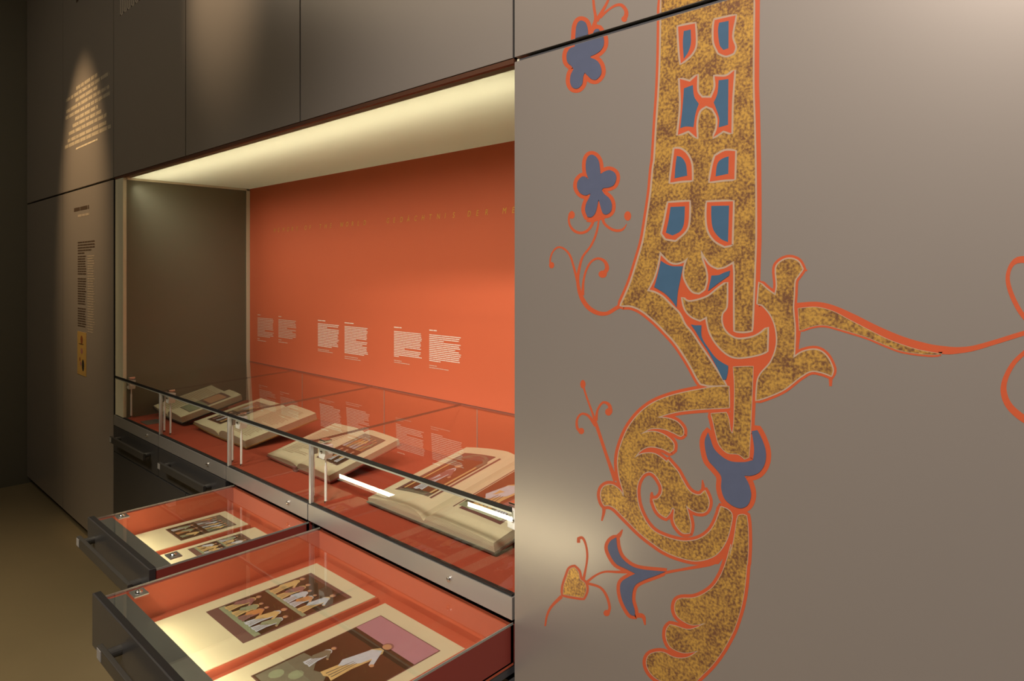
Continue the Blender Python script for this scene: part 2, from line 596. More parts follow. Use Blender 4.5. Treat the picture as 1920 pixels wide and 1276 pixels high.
class Motif:
    """one painted motif: an orange layer, a pale outline, gold leaf and blue"""
    Y = {'p_orange': -0.00015, 'p_halo': -0.00035, 'p_gold': -0.00055, 'r_halo': -0.00070, 'r_orange': -0.00082, 'p_blue': -0.00094, 'p_violet': -0.00094}
    EPS = 0
    MAT = {'r_halo': 'p_halo', 'r_orange': 'p_orange'}

    def __init__(self):
        self.L = {}

    SPLIT = ('r_halo', 'r_orange', 'p_blue')

    def mb(self, k):
        # separate pieces of paint stay separate meshes
        if k in self.SPLIT:
            self.L.setdefault(k, []).append(MB())
        else:
            self.L.setdefault(k, [MB()])
        return self.L[k][-1]

    def depth(self, k):
        # every brush stroke lies a hair above the one before it
        Motif.EPS = (Motif.EPS + 0.6180339887) % 1.0
        return self.Y[k] - Motif.EPS * (1.8e-4 if k in ('p_orange', 'p_halo') else 9e-5)

    def fill(self, pts, k, smooth=True, corner=50):
        if smooth:
            pts = spline(pts, True, 4, corner)
        Y = self.depth(k)
        self.mb(k).poly2d(pts, lambda x, y: on_wall(x, y, Y), self.MAT.get(k, k))

    def ribbon(self, pts, w, k, closed):
        n = len(pts)
        L, R = [], []
        for i in range(n):
            a = Vector(pts[i - 1][:2]) if (closed or i > 0) else Vector(pts[i][:2])
            b = Vector(pts[(i + 1) % n][:2]) if (closed or i < n - 1) else Vector(pts[i][:2])
            d = b - a
            if d.length < 1e-6:
                d = Vector((1, 0))
            d.normalize()
            nrm = Vector((-d.y, d.x))
            ww = (pts[i][2] if len(pts[i]) > 2 else w) / 2
            c = Vector(pts[i][:2])
            L.append(c + nrm * ww)
            R.append(c - nrm * ww)
        m = self.mb(k)
        mt = self.MAT.get(k, k)
        for i in range(n if closed else n - 1):
            j = (i + 1) % n
            Y = self.depth(k)
            m.face([on_wall(q.x, q.y, Y) for q in (L[i], L[j], R[j], R[i])], mt)

    def stroke(self, pts, w=4.0, k='p_orange'):
        p = [tuple(q) if len(q) > 2 else tuple(q) + (w,) for q in pts]
        self.ribbon(spline(p, False, 5, 80), w, k, False)

    def blob(self, c, r, k='p_orange', ry=None):
        ry = ry or r
        self.fill([(c[0] + r * math.cos(t), c[1] + ry * math.sin(t)) for t in [2 * math.pi * i / 14 for i in range(14)]], k, False)

    def gold(self, pts, wo=13.0, wh=4.0, corner=50):
        s = spline(pts, True, 4, corner)
        self.ribbon(s, wo, 'p_orange', True)
        self.ribbon(s, wh, 'p_halo', True)
        self.fill(s, 'p_gold', False)

    def window(self, orange, blues):
        s = spline(orange, True, 4, 40)
        self.ribbon(s, 7.5, 'r_halo', True)
        self.fill(s, 'r_orange', False)
        for b in blues:
            self.fill(spline(b, True, 4, 40), 'p_blue', False)

    def blue(self, pts, wo=12.0, k='p_violet', corner=60):
        s = spline(pts, True, 4, corner)
        self.ribbon(s, wo, 'p_orange', True)
        self.fill(s, k, False)

    NAMES = {'p_orange': 'painted_outline', 'p_halo': 'pale_outline', 'p_gold': 'gold_leaf', 'r_halo': 'pale_window_outline',
             'r_orange': 'window_outline', 'p_blue': 'blue_paint', 'p_violet': 'blue_paint'}

    def build(self, name, parent, clip):
        root = None
        for k in ('p_orange', 'p_halo', 'p_gold', 'r_halo', 'r_orange', 'p_blue', 'p_violet'):
            for piece in self.L.get(k, ()):
                if root is None:
                    root = piece.build(name, parent, clip=clip)
                else:
                    piece.build(self.NAMES[k], root, clip=clip)
        return root


ini = Motif()
# shaft with its lattice, left leg included
ini.fill(B1((480, 170), (1230, 170), (1230, 690), (1390, 720), (1480, 745), (1565, 850), (1612, 1000), (1605, 1130)) +
         B4((1250, 480), (1235, 640), (1180, 790), (1060, 920), (1000, 1010), (985, 1170), (600, 1170), (520, 1120), (420, 960), (200, 610), (0, 330)) +
         B1((760, 960), (690, 850), (600, 740), (480, 630), (360, 590)), 'p_orange', False)
left_edge = Z1((1118, -60), (1112, 400), (1100, 700), (1086, 900), (1068, 1196)) + Z2((1058, 60), (1040, 250), (1010, 450), (985, 600), (945, 740), (895, 900), (850, 1010), (815, 1085))
leg = Z2((880, 1085), (935, 1102), (990, 1135), (1060, 1192), (1110, 1240)) + Z3((1140, 75), (1220, 162), (1290, 262), (1340, 345), (1385, 430), (1412, 472), (1480, 486), (1598, 484), (1520, 365), (1460, 272), (1400, 185), (1340, 95), (1290, 35)) + Z2((1250, 1150), (1190, 1090), (1120, 1022), (1060, 990), (1008, 978), (1055, 885), (1085, 790), (1105, 680))
lat = B1((530, 245), (590, 302), (650, 320), (720, 300), (768, 262), (738, 350), (730, 440), (760, 520), (810, 588), (868, 605), (918, 570), (940, 485), (932, 390), (895, 275), (888, 195), (930, 265), (985, 335), (1050, 368), (1120, 350), (1205, 300), (1215, 420), (1213, 600), (1213, 800), (1215, 968), (1290, 975), (1372, 965))
right_edge = Z2((1795, 1200), (1808, 900), (1818, 600), (1818, 300), (1815, 0)) + Z1((1808, 900), (1800, 640), (1802, 300), (1806, -60))
ini.gold(left_edge + leg + lat + right_edge, 16.5, 7.0, 40)
ini.ribbon(right_edge, 24.0, 'p_orange', False)
# windows
ini.window(Z1((1242, 200), (1368, 175), (1373, 330), (1340, 405), (1262, 475), (1250, 340)), [Z1((1284, 232), (1336, 220), (1338, 320), (1318, 388), (1284, 440), (1277, 320))])
ini.window(Z1((1515, 150), (1672, 115), (1645, 270), (1668, 350), (1655, 395), (1600, 415), (1545, 395), (1512, 320), (1508, 220)), [Z1((1548, 170), (1620, 155), (1618, 360), (1580, 373), (1552, 335), (1540, 230))])
ini.window(Z1((1255, 590), (1330, 610), (1385, 560), (1385, 680), (1420, 730), (1490, 730), (1520, 650), (1515, 570), (1600, 570), (1662, 525), (1645, 760), (1640, 995), (1580, 975), (1505, 1025), (1532, 960), (1535, 880), (1500, 810), (1450, 790), (1400, 830), (1378, 920), (1382, 1030), (1320, 975), (1240, 1008), (1262, 800)),
           [Z1((1285, 660), (1352, 635), (1362, 720), (1397, 775), (1372, 850), (1357, 950), (1300, 945), (1258, 958), (1275, 800)),
            Z1((1545, 600), (1618, 590), (1615, 932), (1545, 952), (1548, 880), (1508, 765), (1535, 700))])
ini.window(Z2((1215, -85), (1262, -80), (1310, -40), (1340, 30), (1345, 150), (1260, 155), (1183, 168), (1200, 30)), [Z2((1232, -32), (1268, -20), (1300, 30), (1310, 116), (1215, 136), (1222, 40))])
ini.window(Z2((1520, -30), (1590, -68), (1668, -68), (1662, 142), (1590, 145), (1478, 160), (1500, 40)), [Z2((1545, 10), (1580, -15), (1620, -28), (1617, 102), (1522, 122), (1530, 50))])
ini.window(Z2((1168, 320), (1326, 310), (1320, 460), (1295, 530), (1220, 597), (1150, 585), (1122, 548), (1148, 430)), [Z2((1185, 350), (1293, 345), (1286, 470), (1260, 530), (1200, 563), (1150, 542), (1170, 450))])
ini.window(Z2((1458, 315), (1652, 308), (1642, 632), (1590, 642), (1520, 602), (1470, 530), (1455, 430)), [Z2((1490, 342), (1623, 340), (1615, 612), (1560, 587), (1505, 520), (1490, 430))])
# hook
ini.gold(B1((712, 652), (765, 690), (850, 680), (960, 640), (1060, 560), (1136, 508), (1130, 740), (1090, 800), (1083, 880), (1110, 960), (1170, 1020), (1250, 1050), (1370, 1035), (1450, 1000), (1526, 938), (1520, 1162), (1450, 1190), (1330, 1215), (1220, 1220), (1130, 1180), (1040, 1090), (980, 990), (955, 900), (946, 830), (880, 865), (800, 830), (740, 760)), 13, 6.5, 50)
for b in (B1((505, 298), (560, 332), (620, 350), (717, 350), (692, 480), (668, 600), (656, 745), (610, 680), (540, 610), (442, 550), (470, 450)),
          B1((990, 440), (1060, 435), (1110, 412), (1168, 393), (1160, 440), (1060, 510), (958, 588)),
          B4((108, 340), (170, 350), (250, 350), (250, 480), (280, 560), (340, 650), (420, 760), (500, 830), (606, 890), (600, 980), (578, 1070), (535, 1076), (480, 960), (400, 810), (320, 670), (240, 550), (170, 430))):
    ini.fill(b, 'p_blue', True, 40)
# lower bar with its V
ini.gold(Z3((1655, 350), (1802, 345), (1792, 600), (1778, 900), (1770, 1022), (1740, 1036), (1690, 1000), (1610, 990), (1550, 930), (1525, 850), (1505, 760), (1488, 698), (1602, 690), (1620, 740), (1632, 820), (1650, 852), (1660, 760), (1665, 500)), 15, 2.5, 50)
# scroll
scroll = (B5((1305, 110), (1180, 115), (1050, 137), (900, 167), (760, 207), (640, 262), (540, 342), (460, 442), (410, 540), (375, 640), (360, 720), (360, 800), (375, 900), (405, 1005)) +
          B6((390, 400), (350, 330), (285, 282), (220, 275), (168, 310), (150, 380), (165, 450), (190, 492), (240, 490), (300, 520), (380, 600), (450, 670), (540, 760), (620, 830), (700, 890), (800, 960), (900, 1010), (1000, 1045), (1100, 1070), (1180, 1075), (1280, 1055), (1370, 1010), (1440, 930), (1490, 830), (1520, 720), (1538, 600), (1500, 540), (1420, 505), (1400, 580), (1360, 680), (1310, 760), (1240, 820), (1150, 860), (1030, 872), (930, 855), (820, 820), (720, 770), (650, 700), (590, 600), (545, 480), (528, 350), (542, 250), (590, 165), (660, 132), (720, 160), (772, 230), (802, 300), (795, 370), (750, 425), (705, 430), (722, 480), (742, 530), (780, 580), (840, 617), (880, 570), (908, 505), (932, 540), (925, 640), (960, 720), (1020, 780), (1090, 782), (1100, 700), (1080, 600), (1048, 485), (1100, 530), (1170, 562), (1240, 562), (1280, 520), (1292, 440), (1252, 335), (1200, 382), (1130, 370), (1070, 320), (1010, 220), (960, 130), (900, 60), (858, 10)) +
          B5((780, 760), (700, 700), (640, 680), (560, 688), (495, 722), (560, 650), (640, 622), (740, 642), (800, 672), (832, 650), (832, 600), (790, 550), (720, 510), (640, 495), (550, 517), (640, 468), (750, 472), (830, 502), (890, 532), (917, 520), (912, 470), (860, 412), (780, 382), (688, 374), (800, 340), (920, 316), (1100, 300), (1310, 290)))
ini.gold(scroll, 15, 3.5, 55)
ini.fill(B6((1540, 560), (1600, 580), (1560, 830), (1480, 1010), (1395, 1112), (1180, 1120), (1290, 1075), (1400, 1020), (1480, 900), (1530, 740)), 'p_orange', False)
ini.stroke(B6((705, 425, 7), (690, 390, 7), (690, 350, 3)))
ini.stroke(B6((1235, 345, 8), (1232, 280, 6), (1225, 222, 2)))
ini.stroke(B6((180, 500, 7), (182, 560, 6), (160, 655, 3)))
# blue lobed flower under the bar
ini.blue(B5((1128, 500), (1150, 560), (1180, 640), (1250, 710), (1330, 750), (1440, 755), (1512, 738), (1522, 650), (1512, 560), (1500, 492), (1550, 482), (1590, 560), (1622, 660), (1617, 760), (1570, 840), (1500, 872), (1438, 872), (1480, 950), (1497, 1040), (1470, 1120), (1410, 1150), (1340, 1130), (1270, 1070), (1240, 980), (1240, 880), (1190, 810), (1130, 740), (1105, 650), (1100, 570)), 19, 'p_violet', 70)
# long lower leaf
ini.gold(B6((1590, 650), (1605, 598), (1650, 588), (1692, 600), (1705, 700), (1710, 900), (1700, 1100)) +
         B7((1095, 200), (1080, 380), (1050, 560), (990, 760), (930, 890), (860, 1010), (770, 1130), (650, 1250), (560, 1340), (430, 1390), (380, 1330), (330, 1290), (250, 1250), (190, 1190), (160, 1110), (180, 1040), (240, 1010), (320, 1010), (400, 1050), (480, 1065), (560, 1050), (645, 995), (520, 1012), (440, 990), (380, 950), (345, 870), (350, 790), (380, 750), (440, 765), (540, 795), (620, 780), (718, 733), (600, 752), (520, 725), (450, 670), (425, 600), (440, 530), (490, 505), (600, 500), (700, 460), (790, 390), (860, 280), (910, 150), (950, 0)) +
         B6((1510, 1050), (1560, 850)), 15, 2.5, 60)
# leaf on the other side of the shaft and its long tendril
ini.gold(Z5((140, 285), (190, 330), (236, 362), (246, 300), (240, 200), (270, 160), (320, 143), (370, 160), (397, 205), (372, 240), (350, 275), (345, 360), (340, 440), (350, 560), (347, 690), (342, 738), (400, 700), (480, 688), (540, 725), (577, 800), (570, 842), (520, 822), (450, 812), (380, 850), (290, 920), (200, 962), (122, 988), (130, 880), (150, 830), (210, 760), (245, 660), (240, 560), (210, 480), (160, 420), (130, 412)), 15, 5.5, 55)
ini.stroke(Z5((385, 195, 6), (425, 215, 3)))
ini.stroke(Z5((565, 830, 9), (566, 905, 5)))
ini.gold(Z5((372, 440), (480, 433), (580, 458), (680, 510), (800, 572), (900, 622), (1000, 660), (1100, 690), (1230, 713), (1150, 715), (1000, 695), (900, 660), (780, 610), (650, 570), (540, 540), (460, 545), (380, 572)), 9, 2, 60)
ini.stroke(Z5((355, 420, 8), (480, 413, 8), (580, 437, 10), (700, 492, 12), (850, 568, 13), (1000, 630, 13), (1150, 672, 13), (1250, 690, 15), (1330, 690, 12), (1420, 678, 10), (1560, 638, 9), (1723, 588, 9), (1850, 560, 8)))
ini.stroke(Z5((375, 580, 8), (365, 640, 9), (360, 700, 8)))
ini.stroke(Z5((1790, 560, 8), (1723, 490, 9), (1680, 425, 9), (1640, 335, 9), (1625, 255, 8), (1645, 185, 8), (1690, 150, 12), (1770, 150, 14)))
ini.stroke(Z5((1790, 650, 7), (1723, 705, 8), (1655, 775, 9), (1608, 870, 10), (1603, 950, 12), (1640, 1030, 13), (1723, 1100, 14), (1800, 1130, 14)))
# curling stem with the tendrils to the flower
ini.stroke(Z2((652, 430, 3), (632, 540, 4), (590, 640, 4), (530, 720, 4), (505, 800, 5), (492, 880, 5.5), (497, 950, 6.5), (522, 1030, 8), (570, 1100, 8.5), (640, 1142, 8), (710, 1145, 7), (775, 1108, 7), (822, 1080, 7)))
ini.stroke(Z2((492, 920, 5), (462, 800, 4), (432, 710, 4), (385, 660, 3.5), (340, 653, 3.5), (302, 690, 3), (285, 750, 3), (292, 790, 3)))
ini.blob(Z2((296, 785))[0], 5, ry=6)
ini.stroke(Z2((528, 1010, 6), (535, 900, 4), (560, 810, 4), (600, 752, 4), (650, 735, 4.5), (695, 760, 6), (710, 810, 8), (680, 855, 8)))
ini.blob(Z2((678, 852))[0], 8, ry=7)
# twig
ini.stroke(Z3((775, 1200, 9), (720, 1050, 6), (670, 900, 6), (630, 780, 6), (600, 690, 4), (560, 580, 3.5), (535, 500, 3.5)))
ini.blob(Z3((530, 478))[0], 5, ry=8)
ini.stroke(Z3((625, 790, 6), (572, 715, 5), (520, 700, 4), (487, 740, 4), (487, 800, 5), (512, 838, 5)))
ini.blob(Z3((518, 828))[0], 5.5, ry=6)
ini.stroke(Z3((628, 750, 6), (640, 670, 4), (680, 615, 4.5), (725, 632, 6), (735, 680, 8), (718, 702, 8)))
ini.blob(Z3((720, 685))[0], 6, ry=7)

fl_top, fl_mid, blossom, heart = Motif(), Motif(), Motif(), Motif()
fl_top.blue(A1((320, 245), (370, 270), (395, 340), (400, 430), (440, 440), (480, 352), (525, 345), (580, 430), (590, 520), (560, 590), (500, 640), (430, 672), (430, 690), (500, 720), (550, 790), (557, 880), (500, 950), (440, 945), (390, 900), (360, 868), (340, 920), (330, 1000), (280, 1055), (220, 1050), (185, 990), (190, 900), (225, 825), (200, 790), (150, 740), (143, 650), (180, 580), (240, 555), (245, 470), (255, 330), (280, 265)), 16)
fl_top.stroke(A1((470, 320, 9), (490, 220, 6), (472, 100, 5), (462, 0, 4.5), (440, -140, 4)))
fl_top.stroke(A1((500, 250, 8), (560, 150, 6), (612, 60, 5), (640, 0, 4.5), (690, -150, 4)))
fl_top.stroke(A1((540, 210, 6), (640, 120, 4), (730, 65, 5), (800, 62, 6), (850, 120, 7), (855, 180, 8), (828, 232, 8)))
fl_top.blob(A1((832, 228))[0], 5.5)
fl_mid.blue(A2((630, 140), (690, 165), (730, 230), (745, 330), (750, 400), (800, 365), (870, 345), (940, 380), (962, 450), (930, 540), (860, 575), (790, 585), (768, 610), (800, 660), (870, 720), (902, 800), (890, 890), (830, 935), (780, 915), (750, 830), (725, 735), (705, 840), (680, 920), (630, 970), (575, 965), (545, 880), (560, 790), (600, 710), (617, 655), (550, 682), (480, 650), (440, 580), (445, 500), (490, 440), (540, 430), (592, 462), (560, 370), (555, 250), (580, 170)), 14)
fl_mid.fill(A2((600, 975), (720, 850), (850, 940), (800, 1000), (740, 1010), (640, 1040), (560, 1030)), 'p_orange')
fl_mid.stroke(A2((665, 1000, 5), (620, 1100, 5), (560, 1160, 5), (480, 1180, 5), (400, 1150, 5), (345, 1080, 4), (330, 1000, 4), (345, 925, 5)))
fl_mid.blob(A2((370, 940))[0], 5.5, ry=7.5)
fl_mid.stroke(A2((775, 960, 6), (800, 1050, 5), (880, 1120, 5), (970, 1150, 5), (1050, 1130, 4), (1100, 1060, 1)))
fl_mid.blob(A2((1112, 955))[0], 6.5, ry=9)
heart.gold(Z4((375, 590), (400, 618), (410, 660), (440, 688), (446, 730), (430, 772), (380, 765), (310, 752), (315, 700), (335, 640), (350, 602)), 11, 2, 60)
heart.stroke(Z4((300, 765, 7), (240, 825, 5), (212, 880, 4), (200, 945, 3)))
heart.stroke(Z4((425, 690, 7), (445, 600, 4), (455, 520, 4), (445, 450, 4), (425, 412, 5), (402, 415, 6), (402, 442, 6)))
heart.stroke(Z4((440, 690, 6), (500, 642, 4), (560, 617, 4), (640, 618, 5), (725, 615, 8)))
heart.stroke(Z4((450, 685, 5), (530, 710, 4.5), (570, 760, 5), (590, 830, 5), (580, 868, 6)))
heart.blob(Z4((572, 866))[0], 6)
blossom.blue(Z4((595, 430), (630, 408), (637, 470), (662, 530), (720, 580), (790, 602), (930, 615), (870, 640), (790, 670), (740, 705), (725, 780), (742, 850), (742, 885), (710, 870), (670, 800), (653, 730), (660, 680), (700, 650), (745, 628), (690, 600), (630, 570), (595, 520), (578, 470)), 13)
blossom.stroke(Z4((632, 415, 10), (652, 390, 7), (668, 362, 2)))
blossom.stroke(Z4((735, 880, 9), (790, 885, 8), (805, 938, 3)))
blossom.stroke(Z4((870, 632, 7), (1000, 608, 5), (1100, 590, 6), (1200, 568, 8), (1250, 540, 9)))

cl_low = [((0, 0, SEAM_B - 0.001), (0, 0, 1)), ((XS[6] - G - 0.001, 0, 0), (1, 0, 0))]
cl_up = [((0, 0, SEAM_T + 0.001), (0, 0, -1)), ((0, 0, 3.28), (0, 0, 1))]
for mo, nm in ((ini, 'painted_initial'), (fl_top, 'painted_flower'), (fl_mid, 'painted_flower'), (heart, 'painted_heart_bud'), (blossom, 'painted_blossom')):
    mo.build(nm, mural, cl_low)
ini.build('painted_initial', UPPER[5], cl_up)
fl_top.build('painted_flower', UPPER[5], cl_up)

# ------------------------------------------------------------------ printed text on the dark panels
rnd = random.Random(7)


def print_line(mb, x0, x1, z, h, Y, m, word=(2.0, 7.0), gap=0.7, style='word'):
    """an illegible line of small type: one bar per letter or per word"""
    x = x0
    while x < x1 - h * 0.3:
        wl = min(h * rnd.uniform(*word), x1 - x)
        if style == 'letters':
            n = max(2, int(wl / (h * 0.62)))
            for k in range(n):
                lx = x + wl * k / n
                lw = wl / n * 0.62
                mb.face([(lx, Y, z), (lx + lw, Y, z), (lx + lw, Y, z + h), (lx, Y, z + h)], m)
        else:
            mb.face([(x, Y, z), (x + wl, Y, z), (x + wl, Y, z + h), (x, Y, z + h)], m)
        x += wl + h * gap


mb = MB()
for (u0, v0, u1) in ((250, 360, 550), (110, 530, 715), (240, 530, 550), (110, 690, 715), (100, 780, 735), (235, 790, 555), (200, 890, 605), (145, 1000, 680), (130, 1100, 690), (90, 1190, 740)):
    p0 = on_wall(110 + u0 / 7.51, 120 + (v0 + 8) / 7.51)
    p1 = on_wall(110 + u1 / 7.51, 300)
    mb = MB()
    print_line(mb, p0.x, p1.x, p0.z, 0.021, -0.0006, 't_cream', (2.5, 7), 0.6, 'letters')
    mb.build('printed_line', UPPER[1])['kind'] = 'stuff'
p0 = on_wall(110 + 245 / 7.51, 120 + 1205 / 7.51)
mb = MB()
print_line(mb, p0.x, on_wall(183, 200).x, p0.z, 0.010, -0.0006, 't_cream', (3, 8), 0.5)
mb.build('printed_line', UPPER[1])
mb = MB()
p0, p1 = on_wall(225.5, 30), on_wall(265, 4)
n = 11
for k in range(n):
    x = p0.x + (p1.x - p0.x) * k / n
    mb.box(x, x + 0.010, -0.0006, 0.0, p0.z, p0.z + 0.17, 't_faint')
    if k % 2 == 0:
        mb.box(x, x + 0.024, -0.0006, 0.0, p0.z, p0.z + 0.008, 't_faint')
mb.build('printed_lettering', UPPER[2])
mb = MB()
p0 = on_wall(143, 6)
mb.face([(p0.x, -0.0006, p0.z), (p0.x + 0.05, -0.0006, p0.z), (p0.x + 0.05, -0.0006, p0.z + 0.1), (p0.x, -0.0006, p0.z + 0.1)], 't_dark')
mb.build('printed_mark', UPPER[1])

mb = MB()
p0 = on_wall(139, 397); print_line(mb, p0.x, on_wall(167, 390).x, p0.z, 0.022, -0.0006, 't_dark', (4, 8), 0.5)
mb.build('printed_title', LOWER[1])
mb = MB()
p0 = on_wall(146, 407); print_line(mb, p0.x, on_wall(168, 400).x, p0.z, 0.014, -0.0006, 't_mid', (4, 8), 0.5)
mb.build('printed_subtitle', LOWER[1])
mb = MB()
xa, xb, xc, xd = (on_wall(x, 500).x for x in (146, 177.5, 161.5, 164))
for k in range(5):
    z = on_wall(146, 456 + 5.0 * k).z
    print_line(mb, xa, xb - (0.06 if k == 3 else 0.20 if k == 4 else 0), z, 0.008, -0.0006, 't_dark', (4, 14), 0.6)
for k in range(29):
    if k in (8, 20):
        continue
    z = on_wall(146, 482 + 4.6 * k).z
    print_line(mb, xa, xc - rnd.uniform(0, 0.02), z, 0.0075, -0.0006, 't_dark', (4, 14), 0.6)
mb.build('printed_column', LOWER[1])
mb = MB()
for k in range(31):
    z = on_wall(164, 481 + 4.7 * k).z
    print_line(mb, xd, xb - rnd.uniform(0, 0.03), z, 0.007, -0.0006, 't_mid', (4, 14), 0.6)
mb.build('printed_column', LOWER[1])
# narrow picture strip
mb = MB()
q0, q1 = on_wall(145.5, 700), on_wall(162, 624)
M['strip_paper'] = plain('yellow_brown_print', (0.40, 0.26, 0.07, 1), 0.6, var=0.35, scale=40)
mb.box(q0.x, q1.x, -0.0012, 0.0, q0.z, q1.z, 'strip_paper')
sx, sz = q1.x - q0.x, q1.z - q0.z
for (cx, cz, rx, rz, m) in ((0.5, 0.82, 0.13, 0.10, 'm_rust'), (0.45, 0.72, 0.3, 0.012, 'm_brown'), (0.5, 0.56, 0.12, 0.07, 'm_wine'), (0.65, 0.24, 0.13, 0.14, 'black'), (0.4, 0.26, 0.10, 0.05, 'm_wine'), (0.3, 0.36, 0.06, 0.05, 'm_rust')):
    mb.poly2d([(q0.x + sx * (cx + rx * math.cos(a)), q0.z + sz * (cz + rz * math.sin(a))) for a in [i * math.pi / 5 for i in range(10)]], lambda x, z: (x, -0.0016, z), m)
mb.build('printed_picture_strip', LOWER[1])

# ------------------------------------------------------------------ the niche
NX0, NX1, NY = -3.86, -1.062, 0.692            # inner faces
NC = SEAM_B                                    # ceiling height of the niche
DECK = 0.813
niche = thing('display_niche', (-2.5, 0.35, 0.62), 'lit display niche with orange back wall and white glowing ceiling', 'niche')
bp_ = box('back_panel', niche, NX0, NX1, NY, NY + 0.02, DECK, NC, 'orange')
bp_['label'] = 'orange back wall with white printed texts'
box('side_panel', niche, NX0 - 0.02, NX0, 0.02, NY + 0.02, DECK, NC, 'niche_side')
box('side_panel', niche, NX1, NX1 + 0.003, 0.062, NY + 0.02, DECK, NC, 'niche_side')
box('corner_trim', niche, NX0, NX0 + 0.004, NY - 0.022, NY - 0.001, DECK, NC, 'trim')
box('top_trim', niche, NX0, NX0 + 0.004, 0.022, NY - 0.001, NC - 0.012, NC - 0.001, 'trim')
box('front_trim', niche, -3.985, NX0, 0.003, 0.02, DECK, NC - 0.002, 'trim', 0.001)
box('front_gap', niche, XS[2] - 0.001, -3.986, 0.012, 0.02, DECK, NC, 'black')
box('head_lip', niche, -3.99, XS[5] - 0.001, 0.002, 0.014, SEAM_B - 0.001, SEAM_T - 0.001, 'brown_lip')
MB().face([(NX0, 0.0145, NC), (NX1, 0.0145, NC), (NX1, NY, NC), (NX0, NY, NC)], 'opal').build('ceiling_diffuser', niche)
# light box above the diffuser with its tube near the front
LB = MB()
LB.face([(NX0, 0.042, NC + 0.16), (NX1, 0.042, NC + 0.16), (NX1, NY, NC + 0.16), (NX0, NY, NC + 0.16)], 'white')
for a, b in (((NX0, 0.042), (NX1, 0.042)), ((NX0, NY), (NX1, NY)), ((NX0, 0.042), (NX0, NY)), ((NX1, 0.042), (NX1, NY))):
    LB.face([(a[0], a[1], NC), (b[0], b[1], NC), (b[0], b[1], NC + 0.16), (a[0], a[1], NC + 0.16)], 'white')
LB.build('light_box', niche)
MB().cyl((NX0 + 0.03, 0.13, NC + 0.095), (NX1 - 0.03, 0.13, NC + 0.095), 0.016, 'tube', n=12).build('lamp_tube', niche)

# printed texts on the orange wall
TY = NY - 0.0007


def text_block(xl, xr, top, bot, n, title, ty, foots, pale=False):
    mb = MB()
    a = on_wall(xl, top, TY)
    b = on_wall(xl, bot, TY)
    x1 = on_wall(xr, top, TY).x
    dz = (a.z - b.z) / n
    m = 't_pale' if pale else 't_white'
    short = {rnd.randrange(2, n - 2): rnd.uniform(0.2, 0.5), rnd.randrange(2, n - 1): rnd.uniform(0.75, 0.95), n - 1: rnd.uniform(0.1, 0.9)}
    for k in range(n):
        xe = a.x + (x1 - a.x) * (short.get(k) or rnd.uniform(0.93, 1.0))
        print_line(mb, a.x, xe, a.z - dz * (k + 0.85), dz * 0.48, TY, m, (5, 18), 0.4)
    p = on_wall(xl, ty + 1, TY)
    print_line(mb, p.x, on_wall(title, ty, TY).x, p.z, dz * 0.6, TY, m, (5, 12), 0.5)
    for fy, fx in foots:
        p = on_wall(xl, fy + 1, TY)
        print_line(mb, p.x, on_wall(fx, fy, TY).x, p.z, dz * 0.42, TY, 't_pale', (4, 12), 0.5)
    mb.build('text_block', bp_)


text_block(482.8, 513.5, 593.7, 630, 13, 488.5, 589.5, ((633.5, 487), (637, 499)), True)
text_block(522, 555.5, 597, 632, 12, 527.5, 592.8, ((636, 528), (640, 539)), True)
text_block(596, 635.5, 604.5, 648.5, 15, 610, 600, ((653.5, 617), (656.5, 624)))
text_block(646, 690, 609.7, 661.5, 18, 663, 604.5, ((667, 671), (670.5, 676)))
text_block(738.7, 791.5, 618.9, 668, 16, 753, 612.8, ((674.5, 753), (678, 768)))
text_block(804.8, 864.5, 625, 676.5, 15, 819, 618.5, ((684, 819), (688, 841)))

_glyph = {}


def glyph(ch):
    if ch not in _glyph:
        cu = bpy.data.curves.new('glyph', 'FONT')
        cu.body = ch
        cu.size = 1.0
        cu.shear = 0.22
        ob = bpy.data.objects.new('glyph', cu)
        COL.objects.link(ob)
        dg = bpy.context.evaluated_depsgraph_get()
        me = bpy.data.meshes.new_from_object(ob.evaluated_get(dg))
        _glyph[ch] = ([v.co.copy() for v in me.vertices], [tuple(p.vertices) for p in me.polygons])
        bpy.data.objects.remove(ob)
        bpy.data.curves.remove(cu)
        bpy.data.meshes.remove(me)
    return _glyph[ch]


def letters(word, xs, z, h, name, parent, m):
    for ch, x in zip(word, xs):
        mb = MB()
        s = mb.slot(m)
        vv, ff = glyph(ch)
        k = h / 0.73
        mb.v += [(x + v.x * k * 0.85, TY, z + v.y * k) for v in vv]
        for f in ff:
            mb.f.append(f)
            mb.mi.append(s)
        mb.build(name, parent)


HZ = 1.812
for word, x0 in (('MEMORY', -3.565), ('OF', -3.225), ('THE', -3.075), ('WORLD', -2.88), ('GEDÄCHTNIS', -2.494), ('DER', -1.949), ('MENSCHHEIT', -1.753)):
    pitch = 0.0506
    letters(word, [x0 + pitch * k for k in range(len(word))], HZ, 0.024, 'printed_letter', bp_, 't_gold')

# ------------------------------------------------------------------ glass showcase on the deck
GT, GB = 1.024, 1.046                          # glass lid: front and back height
case = thing('glass_showcase', (-2.5, 0.35, DECK - 0.03), 'long glass showcase over a red-orange deck inside the niche', 'showcase')
box('deck', case, -3.985, NX1, 0.02, NY - 0.001, DECK - 0.03, DECK, 'deck')
JX = [-3.982, -3.338, -2.602, -1.983, -1.064]
GTH = 0.008


def lidz(y):
    return GT + (GB - GT) * (y - 0.006) / (NY - 0.006)


